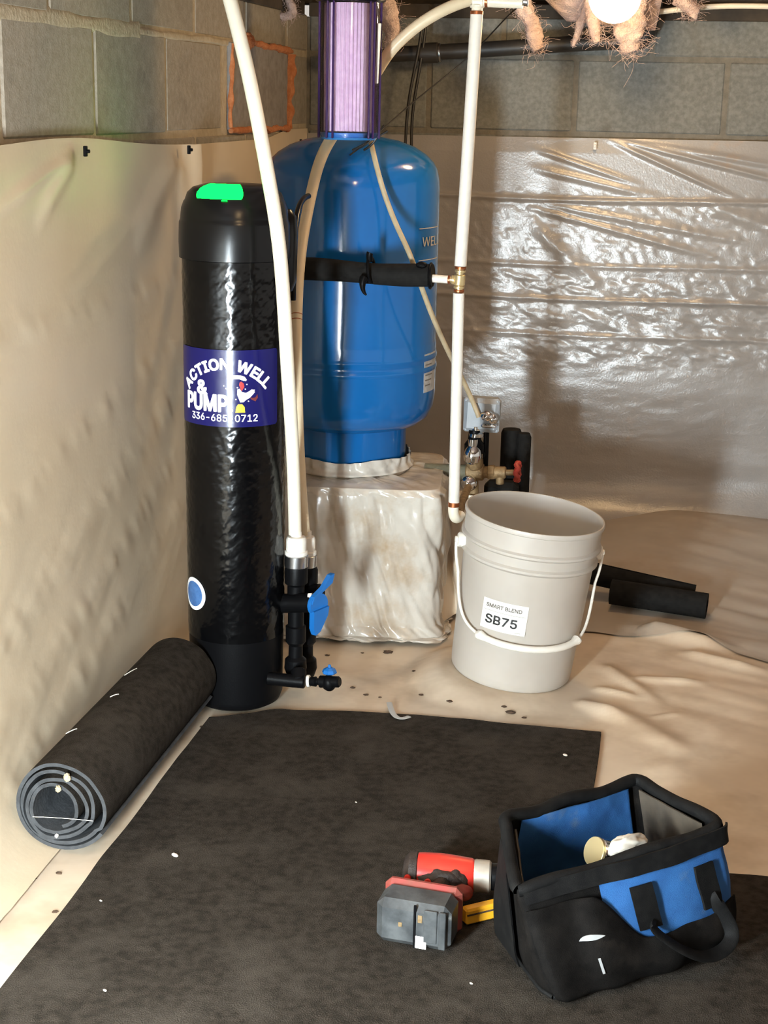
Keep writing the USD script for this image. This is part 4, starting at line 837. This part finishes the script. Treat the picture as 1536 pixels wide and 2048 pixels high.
u, w = np.meshgrid(np.linspace(0, 1, 80), np.linspace(0, 1, 8), indexing='ij')
bs = bagS(u, u * 0 + .03); cen = np.array([bagc[0], bagc[1], ZB + .004]); part('bottom', grid(bs * (1 - w[..., None]) + cen * w[..., None]), m_bag, tb, smooth=60)
part('back_lining', patch(.52, .80, .15, .97, -.012, 50, 24), m_bagblue, tb, 'blue canvas lining of the back panel', smooth=50)
part('side_lining', patch(.34, .49, .15, .97, -.014, 30, 20), m_lining, tb, 'dull brown lining', smooth=50)
part('side_lining', patch(.84, .985, .15, .97, -.014, 30, 20), m_lining, tb, 'dull brown lining', smooth=50)
part('front_lining', patch(.02, .30, .15, .97, -.012, 50, 20), m_bag, tb, smooth=50)
part('front_panel', patch(.120, .322, lambda u: .40 - .06 * np.sin(u * math.pi) + .34 * np.clip(.2 - u, 0, 1) / .2, .95, .006, 50, 24), m_bagblue, tb, 'blue canvas front panel', smooth=50)
part('front_pocket', patch(.015, .325, .035, lambda u: np.where(u < .30, .84 - .10 * u, .84 - .030 - (.42) * sm(u, .30, .50) + .05 * sm(u, .7, .9)), lambda u, w: .013 + .012 * np.sin(math.pi * u) * np.sin(math.pi * w) + .004 * np.sin(u * 25), 70, 30), m_bag, tb, smooth=50)
rt_ = bagS(np.linspace(0, 1, 120), np.full(120, 1.0)); rt_ = rt_ + np.c_[np.zeros(120), np.zeros(120), .003 * np.sin(np.linspace(0, 40, 120))]
part('rim', tube(rt_, .0095, 14, cap=False), m_bagw, tb, 'black bound rim', smooth=50)
part('piping', tube(bagS(np.linspace(0, 1, 120), np.full(120, .045), .004), .0035, 8, cap=False), m_bagw, tb, smooth=50)
part('side_strap', patch(.86, .93, .10, .98, .010, 14, 24), m_bagw, tb, smooth=50)
part('rim_flap', patch(.02, .325, .89, 1.03, lambda u, w: .0165 + .0008 * np.sin(u * 30), 50, 8), m_bagw, tb, 'worn black front rim flap', smooth=50)
for tq in (.160, .252):
    part('handle_tab', patch(tq, tq + .030, .46, .80, .013, 10, 16), m_bagw, tb, smooth=50)
a, b = bagS(.176, .47, .018), bagS(.268, .48, .018); n_ = np.array([.66, -.75, 0])
lo1 = bagS(.196, .30, .036); lo2 = bagS(.232, .18, .042); lo3 = bagS(.266, .26, .036)
part('handle', tube(spline([a + [0, 0, .01], a, lo1, lo2, lo3, b, b + [0, 0, .012]], 50), .008, 12, flat=(.0105, .0035)), m_bagw, tb, 'webbing carry handle', smooth=60)
part('paint_smear', patch(.082, .116, lambda u: .535 - .030 * np.sin(math.pi * u ** .7) * u, lambda u: .538 + .030 * np.sin(math.pi * u ** .7), lambda u, w: .0265 + 0 * u, 18, 6, .001), m_paint, tb, 'grey dried paint smear', smooth=50)
part('paint_smear', patch(.0985, .1020, .24, .37, lambda u, w: .0255 + 0 * u, 4, 10, .001), m_paint, tb, 'grey paint streak', smooth=50)
# in the bag
cp = np.array([-.045, 2.01, .135])
cn = thing('metal_canister', 'shiny metal canister poking out of the tool bag', 'canister', (-.03, 2.05, .03))
ca, cbp = np.array([.030, 2.100, .135]), np.array([-.048, 2.040, .178])
part('can', cyl(ca, cbp, .021, 32), m_chrome, cn); part('lid', cyl(cbp, cbp + (cbp - ca) / np.linalg.norm(cbp - ca) * .006, .0215, 32), m_brass, cn, 'brassy lid')
rg = lump((-.004, 2.050, .188), (.034, .014, .016), 12, .35, 2.0); single('rag', rot(rg, .75, (0, 0, 1), (-.004, 2.050, .188)), m_rag, 'pale rag tucked in the tool bag beside the canister', 'rag', smooth=True)

# ================================================================== drill and yellow tool
ZD = .0065
dr_ = thing('cordless_drill', 'red and black cordless drill lying on the carpet left of the tool bag', 'drill', (-.30, 2.09, ZD))
def pl(m, t, yaw=0.0): return mv(rot(m, yaw, (0, 0, 1)), t)
dyaw = math.radians(-6)
bcn = np.array([-.305, 2.035, ZD + .041])
bbx = pl(cbox((.114, .062, .072), (0, 0, -.003), .011), bcn, dyaw); part('battery', bbx, m_batt, dr_, 'scuffed dark battery pack', smooth=25)
part('battery_groove', pl(cbox((.004, .003, .070), (.004, -.0305, -.002), .0008), bcn, dyaw), m_blackpl_r, dr_)
part('battery_rib', pl(cat_([cbox((.020, .004, .052), (.028, -.031, .002), .001), cbox((.010, .004, .060), (.046, -.031, -.002), .001)]), bcn, dyaw), m_batt, dr_)
part('battery_label', pl(cat_([cbox((.017, .002, .020), (.014, -.0312, -.026), .0006)]), bcn, dyaw), m_label, dr_, 'torn white label')
for q_ in (cbox((.007, .002, .012), (.012, -.0312, .012), .0006), cbox((.006, .002, .007), (-.018, -.0312, -.002), .0006)): part('battery_label', pl(q_, bcn, dyaw), m_oldbrass, dr_, 'worn label scrap')
part('battery_cap', pl(cbox((.120, .024, .076), (0, .036, -.002), .012), bcn, dyaw), m_dred, dr_, 'dusty red battery collar', smooth=25)
ha, hb = bcn + np.array([.006, .045, .000]), np.array([-.286, 2.145, ZD + .036])
part('handle', tube(spline([ha, (ha + hb) / 2 + [.008, 0, -.004], hb], 20), .02, 20, flat=(.0185, .024)), m_drillblk, dr_, 'worn black rubber grip', smooth=60)
ma = np.array([.985, .08, .02]); ma /= np.linalg.norm(ma); m0 = np.array([-.348, 2.158, ZD + .042])
part('motor_housing', cat_([lathe([(.024, .012), (.031, .018), (.0325, .03), (.0325, .060), (.030, .085), (.027, .108), (.024, .112)], m0, ma, 32)]), m_drillred, dr_, 'red motor housing')
part('rear_cap', lathe([(.012, 0), (.024, .002), (.0325, .010), (.0335, .014), (.0335, .022), (.031, .024)], m0, ma, 32), m_drillblk, dr_, 'black rear cap')
part('grip_overmould', cat_([lump(m0 + ma * .062 + [0, -.026, -.006], (.040, .018, .026), 6, .2), lump(m0 + ma * .085 + [0, -.022, -.004], (.022, .016, .024), 7, .2)]), m_drillblk, dr_)
part('trigger', lump(m0 + ma * .098 + [0, -.040, -.008], (.017, .013, .013), 2, .15), m_dred, dr_, 'dark red trigger')
for q in (m0 + ma * .012 + [0, -.031, .008], m0 + ma * .045 + [0, -.042, .008]): part('button', cyl(q, q + [0, -.005, .001], .0055, 16), m_drillred, dr_, 'red button')
part('gear_case', lathe([(.024, .110), (.026, .114), (.025, .135), (.022, .138)], m0, ma, 28), m_alu, dr_, 'dull metal gear case')
part('chuck', lathe([(.018, .136), (.021, .139), (.021, .165), (.014, .178), (.006, .18)], m0, ma, 28), m_blackpl_r, dr_)
yt = thing('yellow_tool', 'yellow tool handle poking out between drill and tool bag', 'hand tool', (-.2, 2.12, ZD))
q0, q1 = np.array([-.243, 2.097, ZD + .013]), np.array([-.148, 2.168, ZD + .013]); yw = math.atan2(q1[1] - q0[1], q1[0] - q0[0])
part('handle', pl(cbox((np.linalg.norm(q1 - q0), .018, .026), (0, 0, 0), .003), (q0 + q1) / 2, yw), m_yellow, yt)
part('groove', pl(cbox((np.linalg.norm(q1 - q0) * .98, .002, .003), (0, -.0088, .004), .0005), (q0 + q1) / 2, yw), m_chip, yt, 'dark groove')

# ================================================================== crumbs and scraps
def fp(x, y):
    d = _fw * F + _cr * (x - 768) - _cu * (y - 1024); q = d * (-EYE / d[2]); return q[:2]
crumb = [(777, 1302, 8), (828, 1349, 4), (655, 1308, 4), (725, 1303, 3), (773, 1303, 5), (706, 1377, 4), (732, 1391, 4), (760, 1396, 3), (843, 1392, 4), (900, 1408, 5), (1022, 1428, 8), (1008, 1420, 4), (1048, 1436, 4), (404, 1451, 4), (62, 1752, 6), (117, 1743, 4), (110, 1820, 4)]
for i, (x, y, s_) in enumerate(crumb):
    q = fp(x, y); z = gz(*q); r_ = s_ / 1000
    single('dirt_crumb', lump((q[0], q[1], z + r_ * .25), (r_ * 1.3, r_ * .8, r_ * .4), i, .8, 1.6, 2), m_chip, *(('small dark dirt crumb on the ground sheet between the black tank and the bucket', 'crumb', 'dirt crumbs between tank and bucket') if i < 9 else ('dark wet looking crumb at the front foot of the bucket', 'crumb', 'crumbs at the foot of the bucket') if i < 13 else ('dark speck on the ground sheet beside the carpet roll', 'crumb', 'specks beside the carpet roll')))
for i, (x, y, s_, lab) in enumerate(((350, 1718, 6, 'oval white chip on the carpet right of the carpet roll'), (1130, 1517, 4.5, 'white chip near the right edge of the carpet mat'), (202, 1810, 2.5, 'tiny white speck on the carpet below the carpet roll'), (942, 1976, 2.5, 'tiny pale speck on the carpet below the drill'), (210, 1990, 3, 'small white sliver on the carpet at lower left'), (712, 1612, 2, 'tiny pale speck in the middle of the carpet'))):
    q = fp(x, y); r_ = s_ / 1000
    single('white_chip', rot(lump((q[0], q[1], .0075), (r_ * 1.2, r_ * .7, r_ * .4), i, .2, 2, 2), -.6, (0, 0, 1), (q[0], q[1], 0)), m_scrap, lab, 'chip')
q = [fp(778, 1414), fp(784, 1432), fp(797, 1445), fp(818, 1442)]
single('clear_strip', tube(spline([(a_[0], a_[1], .010) for a_ in q], 20), .004, 8, flat=(.006, .0012)), m_paint, 'bent clear plastic strip at the far edge of the carpet', 'plastic strip')
